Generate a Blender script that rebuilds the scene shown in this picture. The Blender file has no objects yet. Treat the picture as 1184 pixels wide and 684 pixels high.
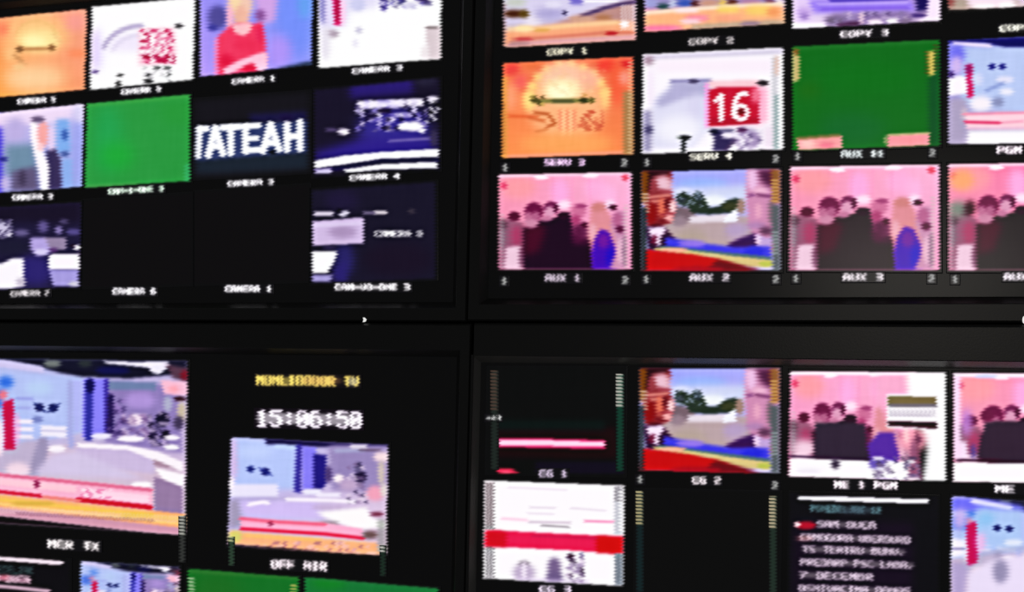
import bpy, bmesh, math
import numpy as np
from mathutils import Vector

# ------------------------------------------------------------------ camera and wall frame
# wall frame: x to the right, d downward, n into the wall; metres; d = 0 stands at height H0
F, CX, CY = 1600.0, 592.0, 342.0
R = np.array([[0.94075467, -0.02154648, 0.33840271],
              [-0.00382285, 0.99724178, 0.07412295],
              [-0.33906641, -0.07102517, 0.9380775]])
CAM = np.array([0.81193728, 0.69077202, -2.15632239])
H0 = 2.17

def to_wall(px, py):
    d = R.T @ np.array([(px-CX)/F, (py-CY)/F, 1.0])
    t = -CAM[2]/d[2]
    q = CAM + d*t
    return q[0], q[1]

def to_px(X, D):
    P = np.stack([X-CAM[0], D-CAM[1], np.zeros_like(X)-CAM[2]], -1) @ R.T
    return CX + F*P[..., 0]/P[..., 2], CY + F*P[..., 1]/P[..., 2]

scene = bpy.context.scene
COL = scene.collection
rng = np.random.default_rng(7)

# ------------------------------------------------------------------ materials
def principled(name, col, rough=0.5, spec=0.5, metal=0.0, noise=0.0, scale=40, bump=0.0):
    m = bpy.data.materials.new(name); m.use_nodes = True
    nt = m.node_tree; b = nt.nodes['Principled BSDF']
    b.inputs['Base Color'].default_value = (*col, 1)
    b.inputs['Roughness'].default_value = rough
    b.inputs['Metallic'].default_value = metal
    b.inputs['Specular IOR Level'].default_value = spec
    if noise or bump:
        tc = nt.nodes.new('ShaderNodeTexCoord')
        n = nt.nodes.new('ShaderNodeTexNoise'); n.inputs['Scale'].default_value = scale
        n.inputs['Detail'].default_value = 6
        nt.links.new(tc.outputs['Object'], n.inputs['Vector'])
        if noise:
            mx = nt.nodes.new('ShaderNodeMix'); mx.data_type = 'RGBA'
            mx.inputs[6].default_value = (*[c*(1-noise) for c in col], 1)
            mx.inputs[7].default_value = (*[min(1, c*(1+noise)) for c in col], 1)
            nt.links.new(n.outputs['Fac'], mx.inputs[0]); nt.links.new(mx.outputs[2], b.inputs['Base Color'])
        if bump:
            bp = nt.nodes.new('ShaderNodeBump'); bp.inputs['Strength'].default_value = bump
            bp.inputs['Distance'].default_value = 0.002
            nt.links.new(n.outputs['Fac'], bp.inputs['Height']); nt.links.new(bp.outputs['Normal'], b.inputs['Normal'])
    return m

M_BEZEL = principled('bezel_plastic', (0.018, 0.018, 0.017), 0.34, 0.5, noise=0.15, scale=300, bump=0.05)
M_LIP = principled('lightened_trim', (0.11, 0.107, 0.1), 0.3, 0.5)  # lighter copy of the bezel plastic, standing in for reflected light on the lip
M_BACK = principled('housing_plastic', (0.012, 0.012, 0.012), 0.6, 0.3)
M_GLASS = principled('screen_glass', (0.004, 0.004, 0.0045), 0.25, 0.35)
_b = M_GLASS.node_tree.nodes['Principled BSDF']     # back light of the panel showing through black
_b.inputs['Emission Color'].default_value = (1.0, 0.98, 1.0, 1); _b.inputs['Emission Strength'].default_value = 0.0018
M_WALL = principled('wall_paint', (0.015, 0.015, 0.016), 0.85, 0.2, noise=0.3, scale=12, bump=0.2)
M_MARK = principled('mark_paint', (0.75, 0.75, 0.75), 0.4)
m = bpy.data.materials.new('lit_mark'); m.use_nodes = True
m.node_tree.nodes['Principled BSDF'].inputs['Emission Color'].default_value = (1, 1, 0.97, 1)
m.node_tree.nodes['Principled BSDF'].inputs['Emission Strength'].default_value = 0.75
M_GLOW = m
# lit picture: colours held in the mesh's own colour attribute
m = bpy.data.materials.new('lit_picture'); m.use_nodes = True
nt = m.node_tree; b = nt.nodes['Principled BSDF']
b.inputs['Base Color'].default_value = (0.002, 0.002, 0.002, 1)
b.inputs['Roughness'].default_value = 0.22
b.inputs['Specular IOR Level'].default_value = 0.35
at = nt.nodes.new('ShaderNodeAttribute'); at.attribute_name = 'picture'
nt.links.new(at.outputs['Color'], b.inputs['Emission Color'])
b.inputs['Emission Strength'].default_value = 1.0
M_PIC = m

# ------------------------------------------------------------------ raster painter
FONT = {
'A': "01110 10001 10001 11111 10001 10001 10001", 'B': "11110 10001 11110 10001 10001 10001 11110",
'C': "01111 10000 10000 10000 10000 10000 01111", 'D': "11110 10001 10001 10001 10001 10001 11110",
'E': "11111 10000 10000 11110 10000 10000 11111", 'F': "11111 10000 10000 11110 10000 10000 10000",
'G': "01111 10000 10000 10011 10001 10001 01111", 'H': "10001 10001 10001 11111 10001 10001 10001",
'I': "01110 00100 00100 00100 00100 00100 01110", 'J': "00111 00010 00010 00010 00010 10010 01100", 'K': "10001 10010 10100 11000 10100 10010 10001",
'L': "10000 10000 10000 10000 10000 10000 11111", 'M': "10001 11011 10101 10101 10001 10001 10001",
'N': "10001 11001 10101 10011 10001 10001 10001", 'O': "01110 10001 10001 10001 10001 10001 01110",
'P': "11110 10001 10001 11110 10000 10000 10000", 'R': "11110 10001 10001 11110 10100 10010 10001",
'S': "01111 10000 10000 01110 00001 00001 11110", 'T': "11111 00100 00100 00100 00100 00100 00100",
'U': "10001 10001 10001 10001 10001 10001 01110", 'V': "10001 10001 10001 10001 10001 01010 00100",
'X': "10001 01010 00100 00100 00100 01010 10001", 'Y': "10001 01010 00100 00100 00100 00100 00100",
'-': "00000 00000 00000 11111 00000 00000 00000", ':': "00000 00100 00100 00000 00100 00100 00000",
'0': "01110 10001 10011 10101 11001 10001 01110", '1': "00100 01100 00100 00100 00100 00100 01110",
'2': "01110 10001 00001 00110 01000 10000 11111", '3': "11110 00001 00001 01110 00001 00001 11110",
'4': "00010 00110 01010 10010 11111 00010 00010", '5': "11111 10000 11110 00001 00001 10001 01110",
'6': "01110 10000 11110 10001 10001 10001 01110", '7': "11111 00001 00010 00100 01000 01000 01000",
'8': "01110 10001 10001 01110 10001 10001 01110", ' ': "00000 00000 00000 00000 00000 00000 00000",
',': "00000 00000 00000 00000 00000 00100 01000"}

def blur(a, s):
    if s <= 0.15: return a
    n = max(1, int(3*s)); k = np.exp(-0.5*(np.arange(-n, n+1)/s)**2); k /= k.sum()
    a = np.apply_along_axis(lambda v: np.convolve(np.pad(v, n, mode='edge'), k, 'valid'), 0, a)
    return np.apply_along_axis(lambda v: np.convolve(np.pad(v, n, mode='edge'), k, 'valid'), 1, a)

def blur2(a, sx, sy):
    for ax, s in ((1, sx), (0, sy)):
        if s < 0.2: continue
        n = max(1, int(3*s)); k = np.exp(-0.5*(np.arange(-n, n+1)/s)**2); k /= k.sum()
        a = np.apply_along_axis(lambda v: np.convolve(np.pad(v, n, mode='edge'), k, 'valid'), ax, a)
    return a

SS = 1.0   # raster cells per unit
class Paint:
    """a small raster the pictures on the screens are drawn on"""
    def __init__(s, x0, y0, x1, y1, base=(12, 12, 13)):
        s.x0, s.y0 = x0, y0
        s.w, s.h = int((x1-x0)*SS)+1, int((y1-y0)*SS)+1
        s.Y, s.X = np.mgrid[0:s.h, 0:s.w].astype(float)
        s.X = s.X/SS + x0; s.Y = s.Y/SS + y0
        s.c = np.zeros((s.h, s.w, 3)) + np.array(base, float)
        s.clipm = None
    def put(s, m, col, sig=0.8, a=1.0):
        m = blur(m.astype(float), sig*SS)*a
        if s.clipm is not None: m = m*s.clipm
        s.c = s.c*(1-m[..., None]) + np.array(col, float)*m[..., None]
        return s
    def polym(s, pts):
        m = np.zeros(s.X.shape, bool); n = len(pts)
        for i in range(n):
            (xa, ya), (xb, yb) = pts[i], pts[(i+1) % n]
            if ya == yb: continue
            c = ((ya <= s.Y) != (yb <= s.Y)) & (s.X < (xb-xa)*(s.Y-ya)/(yb-ya)+xa)
            m ^= c
        return m
    def p(s, pts, col, sig=0.8, a=1.0): return s.put(s.polym(pts), col, sig, a)
    def r(s, x0, y0, x1, y1, col, sig=0.8, a=1.0):
        return s.put((s.X >= x0) & (s.X < x1) & (s.Y >= y0) & (s.Y < y1), col, sig, a)
    def e(s, cx, cy, rx, ry, col, sig=1.5, a=1.0, rot=0):
        t = math.radians(rot); X = s.X-cx; Y = s.Y-cy
        u = X*math.cos(t)+Y*math.sin(t); v = -X*math.sin(t)+Y*math.cos(t)
        return s.put((u/rx)**2+(v/ry)**2 <= 1, col, sig, a)
    def l(s, pts, w, col, sig=0.6, a=1.0):
        d = np.full(s.X.shape, 1e9)
        for (xa, ya), (xb, yb) in zip(pts, pts[1:]):
            L = max(1e-6, (xb-xa)**2+(yb-ya)**2)
            t = np.clip(((s.X-xa)*(xb-xa)+(s.Y-ya)*(yb-ya))/L, 0, 1)
            d = np.minimum(d, np.hypot(s.X-xa-t*(xb-xa), s.Y-ya-t*(yb-ya)))
        return s.put(np.clip(w/2+0.5-d, 0, 1), col, sig, a)
    def arc(s, cx, cy, rx, ry, w, a0, a1, col, sig=1.0, a=1.0):
        pts = [(cx+rx*math.cos(math.radians(q)), cy+ry*math.sin(math.radians(q))) for q in np.linspace(a0, a1, 24)]
        return s.l(pts, w, col, sig, a)
    def grad(s, q, tl, tr, br, bl, sig=0.8):
        xs = [v[0] for v in q]; ys = [v[1] for v in q]
        u = np.clip((s.X-min(xs))/(max(xs)-min(xs)), 0, 1)[..., None]; v = np.clip((s.Y-min(ys))/(max(ys)-min(ys)), 0, 1)[..., None]
        g = (np.array(tl)*(1-u)+np.array(tr)*u)*(1-v)+(np.array(bl)*(1-u)+np.array(br)*u)*v
        m = blur(s.polym(q).astype(float), sig)[..., None]
        if s.clipm is not None: m = m*s.clipm[..., None]
        s.c = s.c*(1-m)+g*m
        return s
    def clip(s, q, sig=0.7):
        s.clipm = blur(s.polym(q).astype(float), sig); return s
    def speck(s, x0, y0, x1, y1, cols, size=3, dens=0.5, sig=0.6, a=1.0, seed=1):
        """irregular mottling made of small cells"""
        rg = np.random.default_rng(seed)
        gx = ((s.X-x0)//size).astype(int); gy = ((s.Y-y0)//size).astype(int)
        nx = int((x1-x0)/size)+1; ny = int((y1-y0)/size)+1
        for c in cols:
            t = rg.random((ny+1, nx+1)) < dens/len(cols)
            ok = (s.X >= x0) & (s.X < x1) & (s.Y >= y0) & (s.Y < y1)
            m = ok & t[np.clip(gy, 0, ny), np.clip(gx, 0, nx)]
            s.put(m, c, sig, a)
        return s
    def checker(s, x0, y0, x1, y1, col, per=4, a=0.8, slope=0.0):
        ok = (s.X >= x0) & (s.X < x1) & (s.Y >= y0+slope*(s.X-x0)) & (s.Y < y1+slope*(s.X-x0))
        m = ok & ((((s.X//(per/2)) + (s.Y//(per/2))) % 2) == 0)
        return s.put(m, col, 0.5, a)
    def comb(s, x0, y0, x1, y1, col, per=4, a=0.9):
        ok = (s.X >= x0) & (s.X < x1) & (s.Y >= y0) & (s.Y < y1)
        m = ok & ((s.Y % per) < per/2)
        return s.put(m, col, 0.6, a)
    def text(s, x0, y0, x1, y1, st, col, slope=0.0, sig=0.7, a=1.0, bold=0.0):
        """string fitted into a box; slope tips the baseline"""
        n = len(st); cw = (x1-x0)/(n-0.17)
        m = np.zeros(s.X.shape)
        u = (s.X-x0)/cw; k = np.floor(u).astype(int)
        cu = (u-k)*6
        v = (s.Y-(y0+slope*(s.X-x0)))/(y1-y0)*7
        for i, ch in enumerate(st):
            g = np.array([[int(q) for q in row] for row in FONT[ch].split()])
            for db in ((0,) if not bold else (-bold, 0, bold)):
                cc = np.floor(cu+db).astype(int)
                ok = (k == i) & (v >= 0) & (v < 7) & (cc >= 0) & (cc < 5)
                m = np.where(ok & (g[np.clip(np.floor(v).astype(int), 0, 6), np.clip(cc, 0, 4)] > 0), 1, m)
        return s.put(m, col, sig, a)
    def soften(s, k):
        for i in range(3):
            c = s.c[..., i]; c = c+0.45*(c-blur2(c, 3.0, 3.0)); c = np.clip(c, 9, 262)
            t = np.clip(c/255, 0, 1); c = c+0.22*255*(t*t*(3-2*t)-t)
            s.c[..., i] = blur2(c, 1.0*k, 0.5*k)
    def sample(s, px, py, jag):
        x = (px+jag*(np.abs(((py % 4)/4)*2-1)*2-1)-s.x0)*SS; y = (py-s.y0)*SS
        x = np.clip(x, 0, s.w-1.001); y = np.clip(y, 0, s.h-1.001)
        i = x.astype(int); j = y.astype(int); fx = (x-i)[..., None]; fy = (y-j)[..., None]
        c = s.c
        return (c[j, i]*(1-fx)+c[j, i+1]*fx)*(1-fy)+(c[j+1, i]*(1-fx)+c[j+1, i+1]*fx)*fy

def lin(c):
    c = np.clip(c/255.0, 0, 1)
    return np.where(c <= 0.04045, c/12.92, ((c+0.055)/1.055)**2.4)

# ------------------------------------------------------------------ mesh helpers
def link(name, mesh, mat, parent=None):
    o = bpy.data.objects.new(name, mesh); COL.objects.link(o)
    if mat is not None: o.data.materials.append(mat)
    if parent is not None: o.parent = parent
    return o

def lit_panel(name, quad, paint, parent, depth, jag=1.0, step=1.25, label=None, grain=3.0, seed=0, soft=0):
    """a thin lit panel on the screen; quad = four corners (tl, tr, br, bl)"""
    W = [to_wall(*q) for q in quad]
    wpx = max(math.dist(quad[0], quad[1]), math.dist(quad[3], quad[2]))
    hpx = max(math.dist(quad[0], quad[3]), math.dist(quad[1], quad[2]))
    nx = max(2, int(wpx/step)); ny = max(2, int(hpx/step))
    u, v = np.meshgrid(np.linspace(0, 1, nx+1), np.linspace(0, 1, ny+1))
    X = (W[0][0]*(1-u)+W[1][0]*u)*(1-v)+(W[3][0]*(1-u)+W[2][0]*u)*v
    D = (W[0][1]*(1-u)+W[1][1]*u)*(1-v)+(W[3][1]*(1-u)+W[2][1]*u)*v
    px, py = to_px(X, D)
    if soft: paint.soften(soft)
    rgb = paint.sample(px, py, jag)
    if grain:
        rg = np.random.default_rng(seed+11)
        g = blur2(rg.standard_normal((ny+1, nx+1)), 1.2, 7.0)*6*grain
        h = blur2(rg.standard_normal((ny+1, nx+1)), 7.0, 0.9)*4*grain
        lum = rgb.mean(-1)/255
        amp = np.clip(lum*1.6, 0, 1)*0.8+0.1; amp = amp*np.clip((1.02-lum)*5, 0, 1)
        rgb = rgb + ((g+h)*amp)[..., None]*np.array([1.0, 0.9, 1.05])
    rgb = lin(rgb)
    ob = parent.matrix_local.translation
    n = (nx+1)*(ny+1)
    co = np.zeros((n, 3)); co[:, 0] = X.ravel(); co[:, 1] = -depth; co[:, 2] = H0-D.ravel()
    # rim vertices, set back to the glass so the panel has thickness
    rim = [i for i in range(nx+1)] + [j*(nx+1)+nx for j in range(1, ny+1)] + \
          [ny*(nx+1)+i for i in range(nx-1, -1, -1)] + [j*(nx+1) for j in range(ny-1, 0, -1)]
    rc = co[rim].copy(); rc[:, 1] = -depth+0.0012
    allco = np.vstack([co, rc])
    allco -= np.array(root_loc(parent))
    idx = np.arange(n).reshape(ny+1, nx+1)
    f = np.stack([idx[1:, :-1], idx[1:, 1:], idx[:-1, 1:], idx[:-1, :-1]], -1).reshape(-1, 4)
    m_ = len(rim); ra = np.array(rim); rb = np.arange(m_)+n
    side = np.stack([ra, np.roll(ra, -1), np.roll(rb, -1), rb], -1)
    f = np.vstack([f, side])
    me = bpy.data.meshes.new(name)
    me.vertices.add(len(allco)); me.vertices.foreach_set('co', allco.ravel())
    me.loops.add(f.size); me.loops.foreach_set('vertex_index', f.ravel().astype(np.int32))
    me.polygons.add(len(f)); me.polygons.foreach_set('loop_start', np.arange(0, f.size, 4, dtype=np.int32))
    me.update(calc_edges=True); me.validate()
    ca = me.color_attributes.new('picture', 'FLOAT_COLOR', 'POINT')
    arr = np.ones((len(allco), 4)); arr[:n, :3] = rgb.reshape(-1, 3); arr[n:, :3] = rgb.reshape(-1, 3)[rim]
    ca.data.foreach_set('color', arr.ravel())
    o = link(name, me, M_PIC, parent)
    if label: o['label'] = label
    return o

def root_loc(o):
    p = np.array(o.location, float)
    while o.parent is not None:
        o = o.parent; p = p+np.array(o.location, float)
    return p

def box_bm(bm, x0, x1, y0, y1, z0, z1, bev=0.0):
    vs = [bm.verts.new((x, y, z)) for x in (x0, x1) for y in (y0, y1) for z in (z0, z1)]
    a = [(0, 1, 3, 2), (4, 6, 7, 5), (0, 4, 5, 1), (2, 3, 7, 6), (0, 2, 6, 4), (1, 5, 7, 3)]
    fs = [bm.faces.new([vs[i] for i in q]) for q in a]
    if bev:
        es = {e for f_ in fs for e in f_.edges}
        bmesh.ops.bevel(bm, geom=list(es), offset=bev, segments=2, affect='EDGES', profile=0.6)

def bm_obj(name, bm, mat, parent=None):
    bmesh.ops.recalc_face_normals(bm, faces=bm.faces)
    me = bpy.data.meshes.new(name); bm.to_mesh(me); bm.free()
    return link(name, me, mat, parent)

# ------------------------------------------------------------------ monitors
SCREENS = {}
def make_monitor(screen, margins, label, bright_lip=False):
    """screen = (x0, x1, d0, d1) of the glass on the wall; margins = left, right, top, bottom frame widths"""
    x0, x1, d0, d1 = screen; ml, mr, mt, mb = margins
    root = bpy.data.objects.new('video_monitor', None); COL.objects.link(root)
    root.location = ((x0+x1)/2, 0.07, H0-d1-mb)
    root['label'] = label; root['category'] = 'monitor'; root['group'] = 'monitors of the video wall'
    cx, cy, cz = root.location
    # frame: rings of a moulded profile, outer edge -> front face -> inner lip -> glass
    ring = []
    def rect(ax0, ax1, ad0, ad1, y):
        return [(ax0-cx, y-cy, H0-ad0-cz), (ax1-cx, y-cy, H0-ad0-cz), (ax1-cx, y-cy, H0-ad1-cz), (ax0-cx, y-cy, H0-ad1-cz)]
    prof = [(1.0, 0.030, 0), (1.0, -0.010, 0), (0.93, -0.0135, 0), (0.0, -0.0135, 0.0125), (0.0, -0.0125, 0.011), (0.0, 0.0015, 0.0)]; n_out = 5
    bm = bmesh.new(); rows = []
    for k, y, ins in prof:
        a, b_, c, d = (ml-ins)*k+ins if k else ins, (mr-ins)*k+ins if k else ins, (mt-ins)*k+ins if k else ins, (mb-ins)*k+ins if k else ins
        rows.append([bm.verts.new(v) for v in rect(x0-a, x1+b_, d0-c, d1+d, y)])
    lip = [[v.co.copy() for v in r] for r in rows[4:]]
    for v in rows[5]: bm.verts.remove(v)
    for ra, rb in zip(rows[:4], rows[1:5]):
        for i in range(4):
            bm.faces.new((ra[i], ra[(i+1) % 4], rb[(i+1) % 4], rb[i]))
    bm_obj('bezel', bm, M_BEZEL, root)
    bm = bmesh.new()
    deep = [[Vector((c.x, c.y+0.001, c.z)) for c in lip[1]], [Vector((c.x, c.y+0.0015, c.z)) for c in lip[0]]]
    rr = [[bm.verts.new(c) for c in r] for r in (lip+deep)]
    for k in range(4):
        ra, rb = rr[k], rr[(k+1) % 4]
        for i in range(4): bm.faces.new((ra[i], ra[(i+1) % 4], rb[(i+1) % 4], rb[i]))
    bm_obj('inner_trim', bm, M_LIP if bright_lip else M_BEZEL, root)
    bm = bmesh.new()
    box_bm(bm, x0-ml+0.004-cx, x1+mr-0.004-cx, 0.012-cy, 0.07-cy, H0-d1-mb+0.004-cz, H0-d0+mt-0.004-cz, 0.006)
    for i in range(14):   # ventilation ribs on the back shell's upper side
        xx = x0+(x1-x0)*(0.15+0.05*i)
        box_bm(bm, xx-cx, xx+0.02-cx, 0.03-cy, 0.06-cy, H0-d0+mt-0.006-cz, H0-d0+mt-0.003-cz)
    bm_obj('housing', bm, M_BACK, root)
    bm = bmesh.new()
    box_bm(bm, x0-0.002-cx, x1+0.002-cx, 0.0012-cy, 0.010-cy, H0-d1-0.002-cz, H0-d0+0.002-cz)
    SCREENS[label] = bm_obj('screen', bm, M_GLASS, root)
    bm = bmesh.new()
    mx = (x0+x1)/2
    box_bm(bm, mx-0.2-cx, mx+0.2-cx, 0.07-cy, 0.0849-cy, H0-(d0+d1)/2-0.12-cz, H0-(d0+d1)/2+0.12-cz, 0.004)
    bm_obj('wall_bracket', bm, M_BACK, root)
    return root

TLM = make_monitor((-1.100, -0.074, -0.036, 0.537), (0.03, 0.031, 0.03, 0.034),
    'black flat monitor upper left, showing the plain green picture and the white TATEAH lettering')
TRM = make_monitor((-0.010, 1.010, -0.041, 0.531), (0.032, 0.031, 0.03, 0.039),
    'black flat monitor upper right, showing the orange sunburst picture beside the red 16')
BLM = make_monitor((-1.100, -0.064, 0.630, 1.205), (0.03, 0.030, 0.056, 0.034),
    'black flat monitor lower left, showing the clock 15:06:50 and a large studio view')
BRM = make_monitor((-0.020, 1.006, 0.6385, 1.212), (0.009, 0.031, 0.0655, 0.034),
    'black flat monitor lower right, showing the red-banded white picture and text list', True)

WH = (255, 253, 255)
def tile(mon, quad, draw, label, caption=None, base=(12, 12, 13), pad=3, jag=1.7, seed=0, meters=(), marks=(), grain=2.0, bgsig=1.0, soft=0.9):
    xs = [q[0] for q in quad]; ys = [q[1] for q in quad]
    P = Paint(min(xs)-6, min(ys)-6, max(xs)+6, max(ys)+6)
    P.clip(quad, bgsig)
    draw(P, quad)
    cx = sum(xs)/4; cy = sum(ys)/4
    q2 = [(x+(pad if x > cx else -pad), y+(pad if y > cy else -pad)) for x, y in quad]
    o = lit_panel('picture_tile', q2, P, mon, 0.0004, jag=jag, label=label, seed=seed, grain=grain, soft=soft)
    if caption:
        for c in (caption if isinstance(caption, list) else [caption]):
            cap(o, *c)
    for mm in meters: meter(o, *mm)
    for k in marks: cap(o, k[0]-3, k[1]-4.5, k[0]+3.5, k[1]+4.5, k[2], (150, 150, 150), name='channel_number')
    return o

def cap(parent, x0, y0, x1, y1, st, col=(235, 228, 235), slope=0.0, sig=0.85, name='caption', bold=0.35, jag=0.9, bg=(13, 12, 15), label=None, extra=None, under=0.55):
    """a line of lit lettering with the dark strip it stands on"""
    dy = slope*(x1-x0)
    quad = [(x0-3, y0-2), (x1+3, y0-2+dy), (x1+3, y1+2+dy), (x0-3, y1+2)]
    P = Paint(x0-8, min(y0, y0+dy)-7, x1+8, max(y1, y1+dy)+7, bg)
    if under:   # the strokes run together into a lit bar behind each word
        cw = (x1-x0)/(len(st)-0.17); i = 0; h = y1-y0
        for wd in st.split(' '):
            a = x0+i*cw; b = a+(len(wd)-0.17)*cw; i += len(wd)+1
            P.l([(a+h*0.3, (y0+y1)/2+slope*(a-x0)), (max(b-h*0.3, a+h*0.3+0.1), (y0+y1)/2+slope*(b-x0))], h*0.62, tuple(c*under for c in col), 1.1, 0.9)
    P.text(x0, y0, x1, y1, st, col, slope, sig, 1.0, bold)
    P.c = np.clip((P.c-np.array(bg))*1.35+np.array(bg), 0, 255)
    if extra: extra(P)
    return lit_panel(name, quad, P, parent, 0.0010, jag=jag, step=0.9, grain=0, label=label)

def meter(parent, x, y0, y1, w, top, low, split):
    """sound level column: lit comb above, dim strip below"""
    P = Paint(x-w-4, y0-4, x+w+4, y1+4)
    P.r(x-w*0.4, y0, x+w*0.4, y1, low, 1.0)
    P.comb(x-w/2, y0, x+w/2, split, top, 4, 1.0)
    lit_panel('level_meter', [(x-w/2-1, y0), (x+w/2+1, y0), (x+w/2+1, y1), (x-w/2-1, y1)], P, parent, 0.0010, jag=1.5, step=1.0, grain=0)
class Ref:
    """draws in the coordinates of a reference rectangle, fitted into a quad"""
    def __init__(s, P, quad, ref):
        s.P, s.q, s.f = P, quad, ref
        s.sx = (math.dist(quad[0], quad[1])+math.dist(quad[3], quad[2]))/2/(ref[2]-ref[0])
        s.sy = (math.dist(quad[0], quad[3])+math.dist(quad[1], quad[2]))/2/(ref[3]-ref[1])
    def m(s, x, y):
        u = (x-s.f[0])/(s.f[2]-s.f[0]); v = (y-s.f[1])/(s.f[3]-s.f[1]); q = s.q
        return tuple((q[0][i]*(1-u)+q[1][i]*u)*(1-v)+(q[3][i]*(1-u)+q[2][i]*u)*v for i in (0, 1))
    def p(s, pts, col, sig=0.9, a=1.0): s.P.p([s.m(*t) for t in pts], col, sig, a)
    def r(s, x0, y0, x1, y1, col, sig=0.9, a=1.0): s.p([(x0, y0), (x1, y0), (x1, y1), (x0, y1)], col, sig, a)
    def e(s, cx, cy, rx, ry, col, sig=1.5, a=1.0, rot=0):
        c = s.m(cx, cy); s.P.e(c[0], c[1], rx*s.sx, ry*s.sy, col, sig, a, rot)
    def l(s, pts, w, col, sig=0.7, a=1.0): s.P.l([s.m(*t) for t in pts], w*s.sy, col, sig, a)
    def arc(s, cx, cy, rx, ry, w, a0, a1, col, sig=1.0, a=1.0):
        s.l([(cx+rx*math.cos(math.radians(q)), cy+ry*math.sin(math.radians(q))) for q in np.linspace(a0, a1, 20)], w, col, sig, a)
    def speck(s, x0, y0, x1, y1, *k, **kw):
        a = s.m(x0, y0); b = s.m(x1, y1); s.P.speck(a[0], a[1], b[0], b[1], *k, **kw)

BIG = 400
def fill(P, col): P.r(-BIG, -BIG, 2000, 2000, col, 0)

# ---- pictures
def people(P, q, top=((255, 150, 178), (255, 178, 215)), body=(34, 6, 34), warm=False, cut=False):
    t = Ref(P, q, (577, 200, 731, 312))
    P.grad(q, top[0], top[1], (240, 150, 190), (235, 140, 175))
    t.e(600, 215, 20, 14, (255, 155, 165) if not warm else (255, 165, 120), 5)
    t.e(648, 222, 10, 16, (255, 170, 225), 4); t.e(690, 218, 14, 12, (255, 172, 218), 4)
    t.e(705, 226, 8, 12, (255, 180, 225), 4)
    for x in (640, 662, 682): t.l([(x, 202), (x, 235)], 1.4, (255, 145, 195), 1.2, 0.6)
    t.l([(578, 201), (730, 200)], 4, (255, 205, 228), 1.2)
    t.e(626, 204, 8, 2.5, (255, 235, 250), 1); t.e(683, 203, 9, 2.5, (255, 228, 245), 1)
    t.e(653, 236, 7, 5, (255, 222, 245), 2); t.e(705, 237, 6, 6, (250, 215, 240), 2)
    # left figure
    t.p([(580, 262), (588, 250), (604, 256), (612, 270), (606, 312), (578, 312)], (150, 90, 118), 2)
    t.e(595, 249, 7, 5.5, (92, 14, 54), 1.2); t.e(598, 272, 6, 12, (170, 62, 104), 3)
    t.p([(586, 285), (603, 284), (605, 312), (584, 312)], (238, 196, 218), 1.6)
    t.e(604, 298, 3, 12, (120, 70, 100), 2)
    t.e(581, 270, 4, 18, (120, 105, 118), 2.5, 0.8)
    # dark group
    t.p([(606, 312), (606, 264), (618, 258), (628, 253), (644, 251), (648, 245), (659, 245), (662, 254), (664, 270), (672, 276), (682, 274), (687, 312)], body, 1.4)
    t.p([(664, 256), (682, 262), (684, 284), (664, 280)], (84, 18, 62), 3, 0.8)
    t.e(582, 258, 5, 6, (70, 40, 56), 2, 0.7)
    t.p([(606, 296), (606, 262), (622, 256), (632, 264), (624, 290)], (84, 6, 42), 4, 0.8)
    t.e(668, 270, 7, 12, (86, 16, 62), 3, 0.8)
    # heads
    t.e(618, 244, 11, 11, (112, 20, 72), 1.4); t.e(615, 256, 8, 7, (202, 132, 162), 1.6); t.e(620, 249, 5, 5, (176, 96, 134), 1.4); t.e(611, 249, 4, 5, (190, 110, 146), 1.5)
    t.e(637, 240, 8, 8, (122, 36, 88), 1.2); t.e(636, 245, 6, 7, (218, 150, 182), 1.4); t.e(643, 240, 2.5, 6, (95, 16, 66), 0.9)
    t.e(632, 252, 6, 3.5, (190, 115, 150), 1.4)
    t.e(652, 249, 7, 4, (48, 2, 38), 1.2)
    t.e(669, 244, 9, 8, (205, 112, 152), 2); t.e(672, 238, 7, 2.5, (165, 70, 120), 1.2); t.e(666, 254, 6, 6, (168, 62, 112), 2)
    t.e(676, 260, 4, 4, (82, 8, 50), 1.2)
    # woman with long fair hair and a violet dress
    t.p([(681, 262), (684, 240), (690, 234), (698, 235), (704, 246), (711, 262), (714, 280), (704, 292), (686, 284), (680, 274)], (222, 140, 150), 2)
    t.e(692, 240, 8, 5, (206, 128, 128), 2); t.e(686, 268, 4, 10, (236, 168, 184), 2)
    t.p([(695, 265), (704, 268), (712, 285), (713, 311), (685, 312), (684, 292), (688, 276)], (70, 8, 176), 1.6)
    t.e(698, 278, 7, 9, (112, 24, 158), 2.5); t.e(706, 298, 5, 12, (40, 0, 190), 2.5)
    # right figure
    t.p([(704, 312), (714, 290), (706, 262), (712, 245), (722, 244), (724, 312)], (200, 140, 175), 2)
    t.e(709, 240, 5, 3.5, (80, 10, 50), 1); t.e(714, 254, 6, 9, (182, 100, 142), 2); t.e(717, 265, 5, 4.5, (96, 20, 66), 1.4)
    t.e(718, 290, 4, 16, (232, 180, 205), 2); t.e(722, 290, 2, 20, (140, 100, 130), 1.5)
    t.e(583, 213, 4, 4, (225, 70, 110), 1.5); t.e(723, 206, 4, 4, (232, 82, 110), 1.2)
    P.comb(q[1][0]-9, q[1][1]+38, q[1][0]-3, q[2][1], (190, 190, 180), 4, 0.5)
    P.comb(q[0][0]+2, q[0][1]+45, q[0][0]+7, q[3][1], (190, 180, 188), 4, 0.5)

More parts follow.
